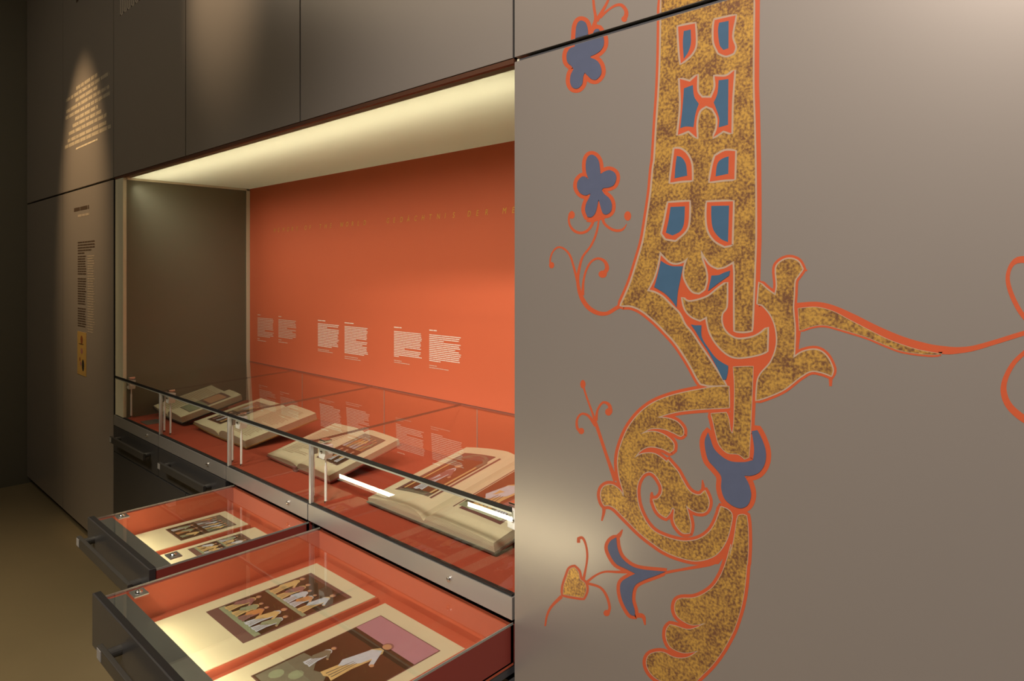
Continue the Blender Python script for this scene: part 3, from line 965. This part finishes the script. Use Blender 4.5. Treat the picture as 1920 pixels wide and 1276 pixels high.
for i in range(4):
    x0, x1 = JX[i] + 0.0012, JX[i + 1] - 0.0012
    # lid pane: reflecting top skin, clear underside and edges
    mb = MB()
    ya, yb = 0.004, NY - 0.004
    if i == 0:
        x0 = JX[0] + 0.001
    top = [(x0, ya, lidz(ya)), (x1, ya, lidz(ya)), (x1, yb, lidz(yb)), (x0, yb, lidz(yb))]
    if i == 0:
        xn = NX0 + 0.006
        top = [(x0, ya, lidz(ya)), (x1, ya, lidz(ya)), (x1, yb, lidz(yb)), (xn, yb, lidz(yb)), (xn, 0.021, lidz(0.021)), (x0, 0.0205, lidz(0.0205))]
    bot = [(p[0], p[1], p[2] - GTH) for p in top]
    mb.face(top, 'glass')
    mb.face(bot[::-1], 'clear')
    lid = mb.build('lid_pane', case)
    e = MB()
    e.box(x0, x1, ya - 0.002, ya, lidz(ya) - 0.010, lidz(ya) + 0.0015, 'black')
    e.build('edge_seal', lid)
    e = MB()
    e.box(x0, x1, ya - 0.0012, ya + 0.001, lidz(ya) - 0.0155, lidz(ya) - 0.0102, 'glass_edge')
    e.build('polished_edge', lid)
    if i > 0:
        e = MB()
        e.face([(x0, ya, lidz(ya)), (x0, yb, lidz(yb)), (x0, yb, lidz(yb) - GTH), (x0, ya, lidz(ya) - GTH)], 'joint')
        e.build('joint_edge', lid)
    e = MB()
    e.box(max(x0, NX0 + 0.006), x1, yb, yb + 0.003, lidz(yb) - 0.008, lidz(yb) + 0.001, 'm_frame')
    e.build('back_seal', lid)
    # front pane
    f = MB()
    f.face([(x0, 0.006, DECK + 0.001), (x1, 0.006, DECK + 0.001), (x1, 0.006, GT - 0.012), (x0, 0.006, GT - 0.012)], 'glass')
    f.face([(x0, 0.013, DECK + 0.001), (x0, 0.013, GT - 0.012), (x1, 0.013, GT - 0.012), (x1, 0.013, DECK + 0.001)], 'clear')
    fp = f.build('front_pane', case)
    box('foot_seal', fp, x0, x1, 0.003, 0.015, DECK - 0.0005, DECK + 0.004, 'black')
    if i > 0:
        box('joint_profile', case, JX[i] - 0.0055, JX[i] + 0.0055, 0.001, 0.016, DECK + 0.001, GT - 0.011, 'silver', 0.002)
    if i > 0:
        box('rear_joint', case, JX[i] + 0.091, JX[i] + 0.095, NY - 0.003, NY - 0.0005, DECK, lidz(NY) - 0.01, 'glass_edge')


def clamp(x, bright, y=0.038):
    z = GT - 0.010
    m = 'clamp' if bright else 'steel_dull'
    c = MB()
    c.cyl((x, y, DECK), (x, y, z - 0.075), 0.0045, 'clamp', n=12)
    c.cyl((x, y, z - 0.075), (x, y, z - 0.045), 0.003, 'clamp', n=12)
    c.cyl((x, y, DECK), (x, y, DECK + 0.012), 0.006, 'steel', n=12)
    rod = c.build('clamp_rod', case, smooth=False)
    b = MB()
    if bright:
        pr = [(-0.019, -0.046), (0.012, -0.048), (0.021, -0.030), (0.021, 0.0), (-0.019, 0.0)]
        for ya, yb in ((y - 0.016, y + 0.016),):
            i0 = len(b.v)
            for yy in (ya, yb):
                b.v += [(x + p[0], yy, z + p[1]) for p in pr]
            s = b.slot(m)
            k = len(pr)
            b.f.append(tuple(i0 + q for q in range(k)))
            b.f.append(tuple(i0 + k + q for q in range(k))[::-1])
            b.mi += [s, s]
            for q in range(k):
                b.f.append((i0 + q, i0 + k + q, i0 + k + (q + 1) % k, i0 + (q + 1) % k))
                b.mi.append(s)
        o = b.build('clamp_block', rod, bevel=0.002)
        sc = MB()
        sc.dome((x, y - 0.0162, z - 0.024), (0, -1, 0), 0.006, 'steel')
        sc.build('clamp_screw', rod)
        cap = MB().box(x - 0.016, x + 0.016, y - 0.014, y + 0.014, lidz(y) + 0.0005, lidz(y) + 0.005, 'steel')
        cap.build('clamp_cap', rod, bevel=0.0012)
    else:
        b.box(x - 0.016, x + 0.016, y - 0.008, y + 0.008, z - 0.045, z, m)
        b.build('clamp_block', rod, bevel=0.002)


clamp(-3.845, True)
for jx in JX[1:4]:
    clamp(jx - 0.037, False)
    clamp(jx + 0.040, True)
clamp(-1.072, True, 0.03)

tag(box('label_plate', None, -3.70, -3.60, 0.035, 0.115, DECK, DECK + 0.004, 'steel_dull', 0.001), 'small grey label plate lying on the deck before the black-covered book', 'label')

# ------------------------------------------------------------------ drawer cabinets
UX = [XS[2], -3.348, -2.617, -1.993, -1.0585]
ZF0, ZF1 = 0.757, 0.8115                       # fascia
ZD0, ZD1 = 0.617, 0.752                        # drawer fronts


def handle(parent, x0, x1, y, z):
    h = MB()
    h.box(x0, x1, y - 0.042, y - 0.030, z - 0.016, z + 0.016, 'handle')
    o = h.build('handle', parent, bevel=0.0015)
    for x in (x0 + 0.03, x1 - 0.03):
        MB().cyl((x, y - 0.031, z), (x, y, z), 0.012, 'handle', n=16).build('handle_post', o) if parent.parent is None else MB().cyl((x, y - 0.031, z), (x, y, z), 0.012, 'handle', n=16).build('handle_post', parent)
    tg = MB().box(x0 + 0.002, x0 + 0.03, y - 0.0432, y - 0.042, z - 0.012, z + 0.012, 'tag').build('handle_tag', o if parent.parent is None else parent)
    return o


labels = ['closed drawer unit next to the tall panels, under the black-covered book',
          'closed drawer unit between the corner unit and the open drawers',
          'smaller drawer unit pulled open with two pages under glass',
          'wide drawer unit pulled open with two large pages beside the mural']
UNITS = []
for i in range(4):
    x0, x1 = UX[i] + 0.003, UX[i + 1] - 0.003
    t = thing('drawer_unit', ((x0 + x1) / 2, 0.3, ZD0 - 0.01), labels[i], 'drawer unit')
    UNITS.append(t)
    fa = box('fascia', t, x0, x1, 0.0, 0.019, ZF0, ZF1, 'fascia', 0.001)
    lx = x0 + (x1 - x0) * (0.78 if i == 0 else 0.77 if i == 1 else 0.80 if i == 2 else 0.76)
    MB().cyl((lx, 0.0, 0.786), (lx, -0.004, 0.786), 0.0075, 'steel', n=16).dome((lx, -0.004, 0.786), (0, -1, 0), 0.006, 'steel').build('lock', fa)
    # carcass: open box so the drawer can slide in
    c = MB()
    c.box(x0 - 0.003, x0 + 0.006, 0.02, 0.68, ZD0 - 0.004, ZF0 + 0.02, 'carcass')
    c.box(x1 - 0.003, x1 + 0.003, 0.02, 0.68, ZD0 - 0.004, ZF0 + 0.02, 'carcass')
    c.box(x0 - 0.003, x1 + 0.003, 0.66, 0.68, ZD0 - 0.004, ZF0 + 0.02, 'carcass')
    c.box(x0 - 0.003, x1 + 0.003, 0.02, 0.68, ZD0 - 0.010, ZD0 - 0.004, 'carcass')
    c.box(x0 - 0.003, x1 + 0.003, 0.02, 0.68, ZF0 + 0.015, ZF0 + 0.022, 'carcass')
    c.build('carcass', t)

for i in (0, 1):
    x0, x1 = UX[i] + 0.003, UX[i + 1] - 0.003
    d = box('drawer_front', UNITS[i], x0, x1, 0.0, 0.018, ZD0, ZD1, 'dark_front', 0.001)
    xm = (x0 + x1) / 2
    handle(d, xm - 0.25, xm + 0.25, 0.0, 0.700)
    for o in list(d.children):
        pass


def open_drawer(unit, px0, px1, tx0, tx1, yf, strip, has_rail):
    """front plate, lined tray, glass cover, lamp strip under the dark border"""
    tb, tt = 0.652, 0.748
    yb = 0.010
    ye = 0.30
    d = MB()
    d.box(tx0, tx0 + 0.010, yf + 0.018, ye, tb, tt - 0.006, 'tray_side')
    d.box(tx1 - 0.010, tx1, yf + 0.018, ye, tb, tt - 0.006, 'tray_side')
    d.box(tx0, tx1, yb - 0.010, yb, tb, tt - 0.006, 'tray')
    d.box(tx0, tx1, yf + 0.018, yb, tb - 0.006, tb + 0.004, 'tray')
    # lining inside
    d.box(tx0 + 0.0101, tx0 + 0.013, yf + 0.03, yb - 0.010, tb + 0.004, tt - 0.0062, 'tray')
    d.box(tx1 - 0.013, tx1 - 0.0101, yf + 0.03, yb - 0.010, tb + 0.004, tt - 0.0062, 'tray')
    dr = d.build('drawer_tray', unit)
    fr = MB().box(px0, px1, yf, yf + 0.018, ZD0, ZD1, 'dark_front').build('drawer_front', dr, bevel=0.001)
    MB().box(px0 + 0.004, px1 - 0.004, yf + 0.004, yf + 0.0185, ZD1 - 0.004, ZD1 + 0.0008, 'black').build('front_seal', dr)
    hm = (px0 + px1) / 2
    handle(dr, hm - 0.25, hm + 0.25, yf, 0.695)
    # dark border under the front of the glass
    MB().box(tx0 + 0.002, tx1 - 0.002, yf + 0.019, yf + 0.066, tt - 0.0115, tt - 0.0065, 'border').build('glass_border', dr)
    g = MB()
    gx0, gx1, gy0, gy1 = tx0 + 0.001, tx1 - 0.001, yf + 0.019, yb - 0.001
    g.face([(gx0, gy0, tt), (gx1, gy0, tt), (gx1, gy1, tt), (gx0, gy1, tt)], 'glass')
    g.face([(gx0, gy0, tt - 0.006), (gx0, gy1, tt - 0.006), (gx1, gy1, tt - 0.006), (gx1, gy0, tt - 0.006)], 'clear')
    g.build('glass_cover', dr)
    for xx in (gx0, gx1):
        e = MB()
        e.box(xx - 0.0008, xx + 0.0008, gy0, gy1, tt - 0.0055, tt - 0.0002, 'glass_edge')
        e.build('glass_rim', dr)
    # lamp strip below the border, turned to the pages
    s = MB()
    yl = yf + strip[2]
    s.box(strip[0] - 0.01, strip[1] + 0.01, yf + 0.030, yl, 0.688, tt - 0.0118, 'border')
    s.box(strip[0] - 0.01, strip[1] + 0.01, yl, yl + 0.016, 0.6870, 0.6895, 'border')
    s.build('lamp_housing', dr)
    s = MB()
    s.face([(strip[0], yl + 0.0006, 0.691), (strip[0], yl + 0.0006, 0.708), (strip[1], yl + 0.0006, 0.708), (strip[1], yl + 0.0006, 0.691)][::-1], 'strip')
    s.build('lamp_strip', dr)
    for cx in (tx0 + 0.052, tx1 - 0.052):
        k = MB()
        cy = yf + 0.085
        k.box(cx - 0.022, cx + 0.022, cy - 0.017, cy + 0.017, tt + 0.0004, tt + 0.0035, 'steel_dull')
        k.dome((cx, cy, tt + 0.0035), (0, 0, 1), 0.010, 'steel')
        k.build('cover_clip', dr)
    if has_rail:
        MB().box(tx1 - 0.010, tx1 - 0.001, yf + 0.16, 0.40, tb - 0.026, tb - 0.007, 'profile').build('slide_rail', dr)
        MB().box(tx1 - 0.030, tx1 - 0.011, yf + 0.30, 0.40, tb - 0.030, tb - 0.012, 'steel_dull').build('slide_rail', dr)
    return dr


open_drawer(UNITS[2], -2.580, -1.997, -2.562, -2.000, -0.488, (-2.49, -2.08, 0.060), False)
open_drawer(UNITS[3], -1.962, -1.066, -1.932, -1.066, -0.636, (-1.83, -1.17, 0.066), True)

# lower cabinets
low_lab = ['plain dark lower cabinet under the closed drawers beside the tall panels',
           'plain dark lower cabinet behind the smaller open drawer',
           'plain dark lower cabinet beneath the wide open drawer beside the mural']
for i in range(3):
    x0, x1 = XS[2 + i] + 0.003, XS[3 + i] - 0.003
    t = thing('lower_cabinet', ((x0 + x1) / 2, 0.3, 0.0), low_lab[i], 'cabinet')
    box('cabinet_door', t, x0, x1, 0.0, 0.018, 0.055, ZD0 - 0.006, 'dark_front', 0.001)
    box('cabinet_body', t, x0 - 0.002, x1 + 0.002, 0.0185, 0.66, 0.055, ZD0 - 0.011, 'carcass')
    box('plinth', t, x0 - 0.002, x1 + 0.002, 0.05, 0.07, 0.0, 0.0545, 'black')


# ------------------------------------------------------------------ painted pages (generic stand-ins)
def robe(mb, S, cx, base, h, w, m, m2, lean=0.0, head='m_skin'):
    """a simple robed figure, in page coordinates"""
    def put(pts, mat, k):
        mb.poly2d([(cx + p[0] * w + lean * p[1] * h, base + p[1] * h) for p in pts], lambda u, v: S(u, v, k), mat)

    def disc(x, y, rx, ry, mat, k):
        mb.poly2d([(x + rx * math.cos(a), y + ry * math.sin(a)) for a in [i * math.pi / 6 for i in range(12)]], lambda u, v: S(u, v, k), mat)
    put([(-0.34, 0.0), (-0.05, -0.02), (0.12, 0.015), (0.40, -0.01), (0.30, 0.30), (0.34, 0.55), (0.26, 0.78), (0.10, 0.84), (-0.12, 0.84), (-0.30, 0.74), (-0.24, 0.45)], m, 0.0)
    put([(-0.46, 0.34), (-0.22, 0.22), (0.22, 0.46), (0.30, 0.72), (0.08, 0.82), (-0.26, 0.74)], m2, 0.0001)
    put([(0.18, 0.66), (0.30, 0.72), (0.62, 0.56), (0.66, 0.50), (0.52, 0.50)], m2, 0.00015)
    for a in (-0.14, 0.03, 0.18):
        put([(a, 0.03), (a + 0.05, 0.03), (a * 0.6 + 0.03, 0.42), (a * 0.6, 0.42)], 'm_grey', 0.0002)
    hx, hy = cx + lean * 0.92 * h, base + 0.915 * h
    ry = h * 0.062
    rx = min(ry * 1.1, w * 0.24)
    disc(hx, hy + ry * 0.25, rx * 1.25, ry * 1.25, 'm_wine' if head == 'm_skin' else 'm_cream', 0.0002)
    disc(hx, hy, rx, ry, head, 0.0003)
    disc(cx + 0.64 * w + lean * 0.52 * h, base + 0.52 * h, rx * 0.5, ry * 0.5, 'm_skin', 0.0003)


def rect(mb, S, u0, u1, v0, v1, m, lift=0.0, nu=6, nv=4):
    for i in range(nu):
        for j in range(nv):
            a, b = u0 + (u1 - u0) * i / nu, u0 + (u1 - u0) * (i + 1) / nu
            c, d = v0 + (v1 - v0) * j / nv, v0 + (v1 - v0) * (j + 1) / nv
            mb.face([S(a, c, lift), S(b, c, lift), S(b, d, lift), S(a, d, lift)], m)


def lift(S, h):
    return lambda u, v, k=0.0: S(u, v, h + k)


def miniature(name, parent, S, u0, u1, v0, v1, kind, seed):
    r = random.Random(seed)
    mb = MB()
    W, Hh = u1 - u0, v1 - v0
    S0, S1, S2 = lift(S, 0.0003), lift(S, 0.0006), lift(S, 0.0009)
    rect(mb, S0, u0, u1, v0, v1, 'm_frame')
    fw = min(W, Hh) * 0.03
    robes = ['m_cream', 'm_pale', 'm_orange', 'm_wine', 'm_green', 'm_pale', 'm_cream']
    if kind == 'two_rows':
        rect(mb, S1, u0 + fw, u1 - fw, v0 + Hh * 0.15, v0 + Hh * 0.52, 'm_brown')
        rect(mb, S1, u0 + fw, u1 - fw, v0 + Hh * 0.56, v1 - fw * 2, 'm_brown')
        rect(mb, S2, u0 + fw, u1 - fw, v0 + Hh * 0.10, v0 + Hh * 0.155, 'm_green')
        rect(mb, S2, u0 + fw, u1 - fw, v0 + Hh * 0.52, v0 + Hh * 0.56, 'm_green')
        for row in (0.14, 0.55):
            for k in range(5):
                c = u0 + W * (0.13 + 0.175 * k) + r.uniform(-0.02, 0.02) * W
                robe(mb, lift(S, 0.0012 + 0.0004 * k), c, v0 + Hh * row, Hh * r.uniform(0.24, 0.37), W * 0.19, r.choice(robes), r.choice(robes), r.uniform(-0.1, 0.1))
    elif kind == 'many':
        rect(mb, S1, u0 + fw, u1 - fw, v0 + fw, v0 + Hh * 0.5, 'm_brown')
        rect(mb, S1, u0 + fw, u1 - fw, v0 + Hh * 0.5, v1 - fw, 'm_grey')
        for k in range(3):
            robe(mb, lift(S, 0.0012 + 0.0004 * k), u0 + W * (0.22 + 0.28 * k), v0 + Hh * 0.06, Hh * 0.38, W * 0.2, r.choice(robes), r.choice(robes), r.uniform(-0.15, 0.15))
        for k in range(6):
            robe(mb, lift(S, 0.0012 + 0.0004 * k), u0 + W * (0.12 + 0.155 * k), v0 + Hh * 0.5, Hh * r.uniform(0.36, 0.42), W * 0.13, r.choice(robes), r.choice(robes), r.uniform(-0.05, 0.05))
    elif kind == 'pink_top':
        rect(mb, S1, u0 + fw * 0.4, u1 - fw * 0.4, v0 + fw * 0.4, v1 - Hh * 0.22, 'm_brown')
        rect(mb, S1, u0 + fw * 0.4, u1 - fw * 0.4, v1 - Hh * 0.22, v1 - fw * 0.4, 'm_pink')
        hills = [(u0 + W * a, v0 + Hh * b) for a, b in ((0.03, 0.02), (0.97, 0.02), (0.94, 0.18), (0.8, 0.26), (0.66, 0.22), (0.5, 0.34), (0.36, 0.30), (0.22, 0.38), (0.03, 0.36))]
        mb.poly2d(hills, lambda u, v: S2(u, v), 'm_grey')
        for (a, b) in ((0.15, 0.12), (0.3, 0.2), (0.45, 0.12), (0.62, 0.12), (0.8, 0.1)):
            mb.poly2d([(u0 + W * (a + 0.07 * math.cos(t)), v0 + Hh * (b + 0.05 * math.sin(t))) for t in [i * math.pi / 5 for i in range(10)]], lambda u, v: S(u, v, 0.0012), 'm_green')
        robe(mb, lift(S, 0.0015), u0 + W * 0.52, v0 + Hh * 0.32, Hh * 0.5, W * 0.26, 'm_cream', 'm_pale', 0.06)
        robe(mb, lift(S, 0.0015), u0 + W * 0.22, v0 + Hh * 0.30, Hh * 0.24, W * 0.16, 'm_pale', 'm_grey', -0.1)
        robe(mb, lift(S, 0.0015), u0 + W * 0.82, v0 + Hh * 0.16, Hh * 0.24, W * 0.15, 'm_orange', 'm_cream', 0.1)
    elif kind == 'arch':
        rect(mb, S1, u0 + W * 0.08, u1 - W * 0.08, v0 + Hh * 0.04, v0 + Hh * 0.84, 'm_rust')
        rect(mb, S1, u0 + W * 0.08, u1 - W * 0.08, v0, v0 + Hh * 0.07, 'm_grey')
        for c in (0.13, 0.83):
            rect(mb, S2, u0 + W * c, u0 + W * (c + 0.05), v0 + Hh * 0.06, v0 + Hh * 0.70, 'm_cream')
            rect(mb, S2, u0 + W * (c - 0.02), u0 + W * (c + 0.07), v0 + Hh * 0.70, v0 + Hh * 0.78, 'm_grey')
        ar = [(u0 + W * (0.5 + 0.42 * math.cos(t)), v0 + Hh * (0.78 + 0.20 * math.sin(t))) for t in [i * math.pi / 12 for i in range(13)]]
        ai = [(u0 + W * (0.5 + 0.34 * math.cos(t)), v0 + Hh * (0.78 + 0.12 * math.sin(t))) for t in [i * math.pi / 12 for i in range(12, -1, -1)]]
        mb.poly2d(ar + ai, lambda u, v: S2(u, v), 'm_grey')
        robe(mb, lift(S, 0.0012), u0 + W * 0.47, v0 + Hh * 0.08, Hh * 0.62, W * 0.34, 'm_pale', 'm_wine', 0.0)
    elif kind == 'figure':
        rect(mb, S1, u0 + W * 0.06, u1 - W * 0.06, v0 + Hh * 0.12, v1 - Hh * 0.06, 'm_rust')
        rect(mb, S1, u0 + W * 0.06, u1 - W * 0.06, v0 + Hh * 0.04, v0 + Hh * 0.16, 'm_green')
        robe(mb, lift(S, 0.0012), u0 + W * 0.4, v0 + Hh * 0.12, Hh * 0.6, W * 0.5, 'm_cream', 'm_pale', 0.08)
        robe(mb, lift(S, 0.0012), u0 + W * 0.78, v0 + Hh * 0.12, Hh * 0.4, W * 0.3, 'm_pale', 'm_wine', 0.0)
    elif kind == 'faint':
        rect(mb, S1, u0 + fw, u1 - fw, v0 + fw, v0 + Hh * 0.45, 'm_green')
        rect(mb, S1, u0 + W * 0.1, u1 - W * 0.1, v0 + Hh * 0.52, v1 - Hh * 0.08, 'm_skin')
    return mb.build(name, parent)


def text_lines(name, parent, S, u0, u1, v0, v1, n, seed):
    r = random.Random(seed)
    mb = MB()
    dv = (v1 - v0) / n
    for k in range(n):
        v = v1 - dv * (k + 1)
        ue = u0 + (u1 - u0) * (r.uniform(0.9, 1.0) if r.random() < 0.9 else 0.5)
        steps = 6
        for q in range(steps):
            a, b = u0 + (ue - u0) * q / steps, u0 + (ue - u0) * (q + 0.93) / steps
            mb.face([S(a, v, 0.0004), S(b, v, 0.0004), S(b, v + dv * 0.45, 0.0004), S(a, v + dv * 0.45, 0.0004)], 'm_ink')
    return mb.build(name, parent)


def drawer_page(x0, x1, y0, y1, z, mini, kind, seed, label):
    t = thing('manuscript_page', ((x0 + x1) / 2, (y0 + y1) / 2, 0.656), label, 'page', None)
    box('mount_board', t, x0 - 0.005, x1 + 0.005, y0 - 0.004, y1 + 0.006, 0.656, z - 0.003, 'tray')
    box('sheet', t, x0, x1, y0, y1, z - 0.003, z, 'paper', 0.0008)
    W, D = x1 - x0, y1 - y0
    S = lambda u, v, k=0.0: (x0 + u * W, y0 + v * D, z + k)

    def Sm(u, v, k=0.0):
        return S(u, v, k)
    # the miniature in sheet units scaled to metres
    Sp = lambda u, v, k=0.0: (x0 + u, y0 + v, z + k)
    miniature('miniature', t, Sp, mini[0] * W, mini[1] * W, mini[2] * D, mini[3] * D, kind, seed)
    return t


PZ = 0.676
drawer_page(-2.503, -2.312, -0.372, -0.052, PZ, (0.13, 0.88, 0.30, 0.90), 'many', 3, 'vellum page with crowded painting in the smaller open drawer, far from mural')
drawer_page(-2.268, -2.075, -0.372, -0.050, PZ, (0.10, 0.90, 0.26, 0.82), 'two_rows', 5, 'vellum page beside the drawer partition in the smaller open drawer, nearer the mural')
drawer_page(-1.845, -1.535, -0.527, -0.054, PZ, (0.15, 0.86, 0.24, 0.90), 'two_rows', 11, 'large vellum page with two rows of painted figures in the wide open drawer')
drawer_page(-1.485, -1.160, -0.527, -0.058, PZ, (0.14, 0.88, 0.14, 0.90), 'pink_top', 17, 'large vellum page with pink-topped brown painting in the wide open drawer')


# ------------------------------------------------------------------ open books on slanted cradles
PROF = [(0.0, 0.22), (0.05, 0.60), (0.12, 0.86), (0.24, 1.0), (0.5, 0.96), (0.8, 0.86), (1.0, 0.72)]


def prof(s):
    for (a, b), (c, d) in zip(PROF, PROF[1:]):
        if s <= c:
            t = (s - a) / (c - a)
            t = t * t * (3 - 2 * t) if a == 0 else t
            return b + (d - b) * t
    return PROF[-1][1]


def book(label, xs, y0, wl, wr, depth, tl, tr, tilt, cover, paper, rise=0.012, wing=0.0):
    """xs: spine x; halves wl and wr wide; page blocks tl and tr thick"""
    t = thing('open_book', (xs, y0 + depth / 2, DECK), label, 'book')
    ca, sa = math.cos(tilt), math.sin(tilt)

    def T(u, v, h):
        return (xs + u, y0 + v * ca - h * sa, DECK + rise + v * sa + h * ca)
    ct = 0.005
    cv = MB()
    for sgn, w in ((-1, wl), (1, wr)):
        n = 8
        for k in range(n):
            a, b = sgn * (w + 0.006) * k / n, sgn * (w + 0.006) * (k + 1) / n
            ha, hb = wing * (k / n) ** 2 * (sgn < 0), wing * ((k + 1) / n) ** 2 * (sgn < 0)
            lo, hi = min(a, b), max(a, b)
            ha, hb = (hb, ha) if sgn < 0 else (ha, hb)
            P = [T(lo, -0.004, ha), T(hi, -0.004, hb), T(hi, depth + 0.004, hb), T(lo, depth + 0.004, ha)]
            Q = [T(lo, -0.004, ha + ct), T(hi, -0.004, hb + ct), T(hi, depth + 0.004, hb + ct), T(lo, depth + 0.004, ha + ct)]
            cv.face(P[::-1], cover)
            cv.face(Q, cover)
            for i in range(4):
                j = (i + 1) % 4
                cv.face([P[i], P[j], Q[j], Q[i]], cover)
    cv.build('cover', t)
    res = []
    for sgn, w, th in ((-1, wl, tl), (1, wr, tr)):
        pg = MB()
        n = 22

        def hgt(u, w=w, th=th, sgn=sgn):
            s = min(1.0, abs(u) / w)
            return ct + th * prof(s) * (1 - (0.55 * s * s if sgn < 0 else 0.0)) + (wing * s * s if sgn < 0 else 0)

        def base(u, w=w, sgn=sgn):
            s = min(1.0, abs(u) / w)
            return ct + (wing * s * s if sgn < 0 else 0)
        for k in range(n):
            a, b = w * (k / n) ** 1.3, w * ((k + 1) / n) ** 1.3
            lo, hi = (a, b) if sgn > 0 else (-b, -a)
            pg.face([T(lo, 0, hgt(lo)), T(hi, 0, hgt(hi)), T(hi, depth, hgt(hi)), T(lo, depth, hgt(lo))], paper)
            m = 'edges'
            pg.face([T(lo, 0, base(lo)), T(hi, 0, base(hi)), T(hi, 0, hgt(hi)), T(lo, 0, hgt(lo))], m)
            pg.face([T(lo, depth, base(lo)), T(lo, depth, hgt(lo)), T(hi, depth, hgt(hi)), T(hi, depth, base(hi))], m)
        e = sgn * w
        q = [T(e, 0, base(e)), T(e, depth, base(e)), T(e, depth, hgt(e)), T(e, 0, hgt(e))]
        pg.face(q if sgn > 0 else q[::-1], 'edges')
        o = pg.build('page_block', t)
        # a few loose leaves lifted at the front edge
        S = lambda u, v, k=0.0, hgt=hgt, sgn=sgn: T(u, v, hgt(u) + k + 0.0002)
        res.append((o, S))
    # cradle ribs
    cr = thing('book_cradle', (xs, y0 + depth / 2, DECK), 'low red wedge cradle under the ' + ' '.join(label.split(' on ')[0].split(',')[0].split()[:9]), 'stand')
    for u in (-wl * 0.55, wr * 0.55):
        r = MB()
        for du in (0,):
            x0, x1 = xs + u - 0.03, xs + u + 0.03
            wz = wing * 0.30 if u < 0 else 0
            ya, yb = y0 + 0.05, y0 + depth * 0.80
            za = DECK + rise + 0.05 * math.tan(tilt) + wz * 0.2 - 0.004
            zb = DECK + rise + depth * 0.80 * math.tan(tilt) + wz * 0.2 - 0.004
            V = [(x0, ya, DECK), (x1, ya, DECK), (x1, yb, DECK), (x0, yb, DECK), (x0, ya, za), (x1, ya, za), (x1, yb, zb), (x0, yb, zb)]
            i = len(r.v)
            r.v += V
            s = r.slot('deck')
            for q in ((3, 2, 1, 0), (4, 5, 6, 7), (0, 1, 5, 4), (1, 2, 6, 5), (2, 3, 7, 6), (3, 0, 4, 7)):
                r.f.append(tuple(i + k for k in q))
                r.mi.append(s)
        r.build('wedge', cr)
    return t, res[0], res[1], T


R = math.radians
# black-covered book by the niche side
t, (lo, LS), (ro, RS), T = book('thick open book with black covers on the deck by the niche side', -3.625, 0.145, 0.185, 0.185, 0.315, 0.022, 0.040, R(13), 'cover_black', 'paper_b', 0.014, 0.03)
text_lines('faint_writing', lo, LS, -0.165, -0.03, 0.03, 0.28, 22, 1)
miniature('miniature', ro, RS, 0.045, 0.165, 0.05, 0.27, 'faint', 2)
# tan book
t, (lo, LS), (ro, RS), T = book('open book with tan leather cover and closely written page', -3.060, 0.165, 0.275, 0.272, 0.350, 0.026, 0.040, R(11), 'cover_tan', 'paper_b', 0.006, 0.02)
miniature('miniature', lo, LS, -0.24, -0.09, 0.05, 0.31, 'many', 9)
text_lines('written_text', ro, RS, 0.03, 0.245, 0.03, 0.32, 30, 4)
# red book
t, (lo, LS), (ro, RS), T = book('open book with red cover and brown painted page', -2.345, 0.160, 0.235, 0.232, 0.325, 0.020, 0.030, R(13), 'cover_red', 'paper', 0.006, 0.006)
text_lines('written_text', lo, LS, -0.205, -0.03, 0.05, 0.29, 24, 6)
miniature('miniature', ro, RS, 0.05, 0.195, 0.06, 0.29, 'many', 21)
MB().box(-0.012, 0.012, -0.014, -0.004, -0.006, 0.018, 'm_wine', T=T).build('headband', t, bevel=0.002)
# large book with arch
t, (lo, LS), (ro, RS), T = book('largest open book with a painted arch, next to the mural', -1.545, 0.130, 0.285, 0.300, 0.455, 0.040, 0.038, R(10), 'cover_green', 'paper', 0.008, 0.0)
miniature('miniature', lo, LS, -0.235, -0.045, 0.075, 0.40, 'arch', 31)
miniature('miniature', ro, RS, 0.055, 0.255, 0.075, 0.40, 'figure', 33)
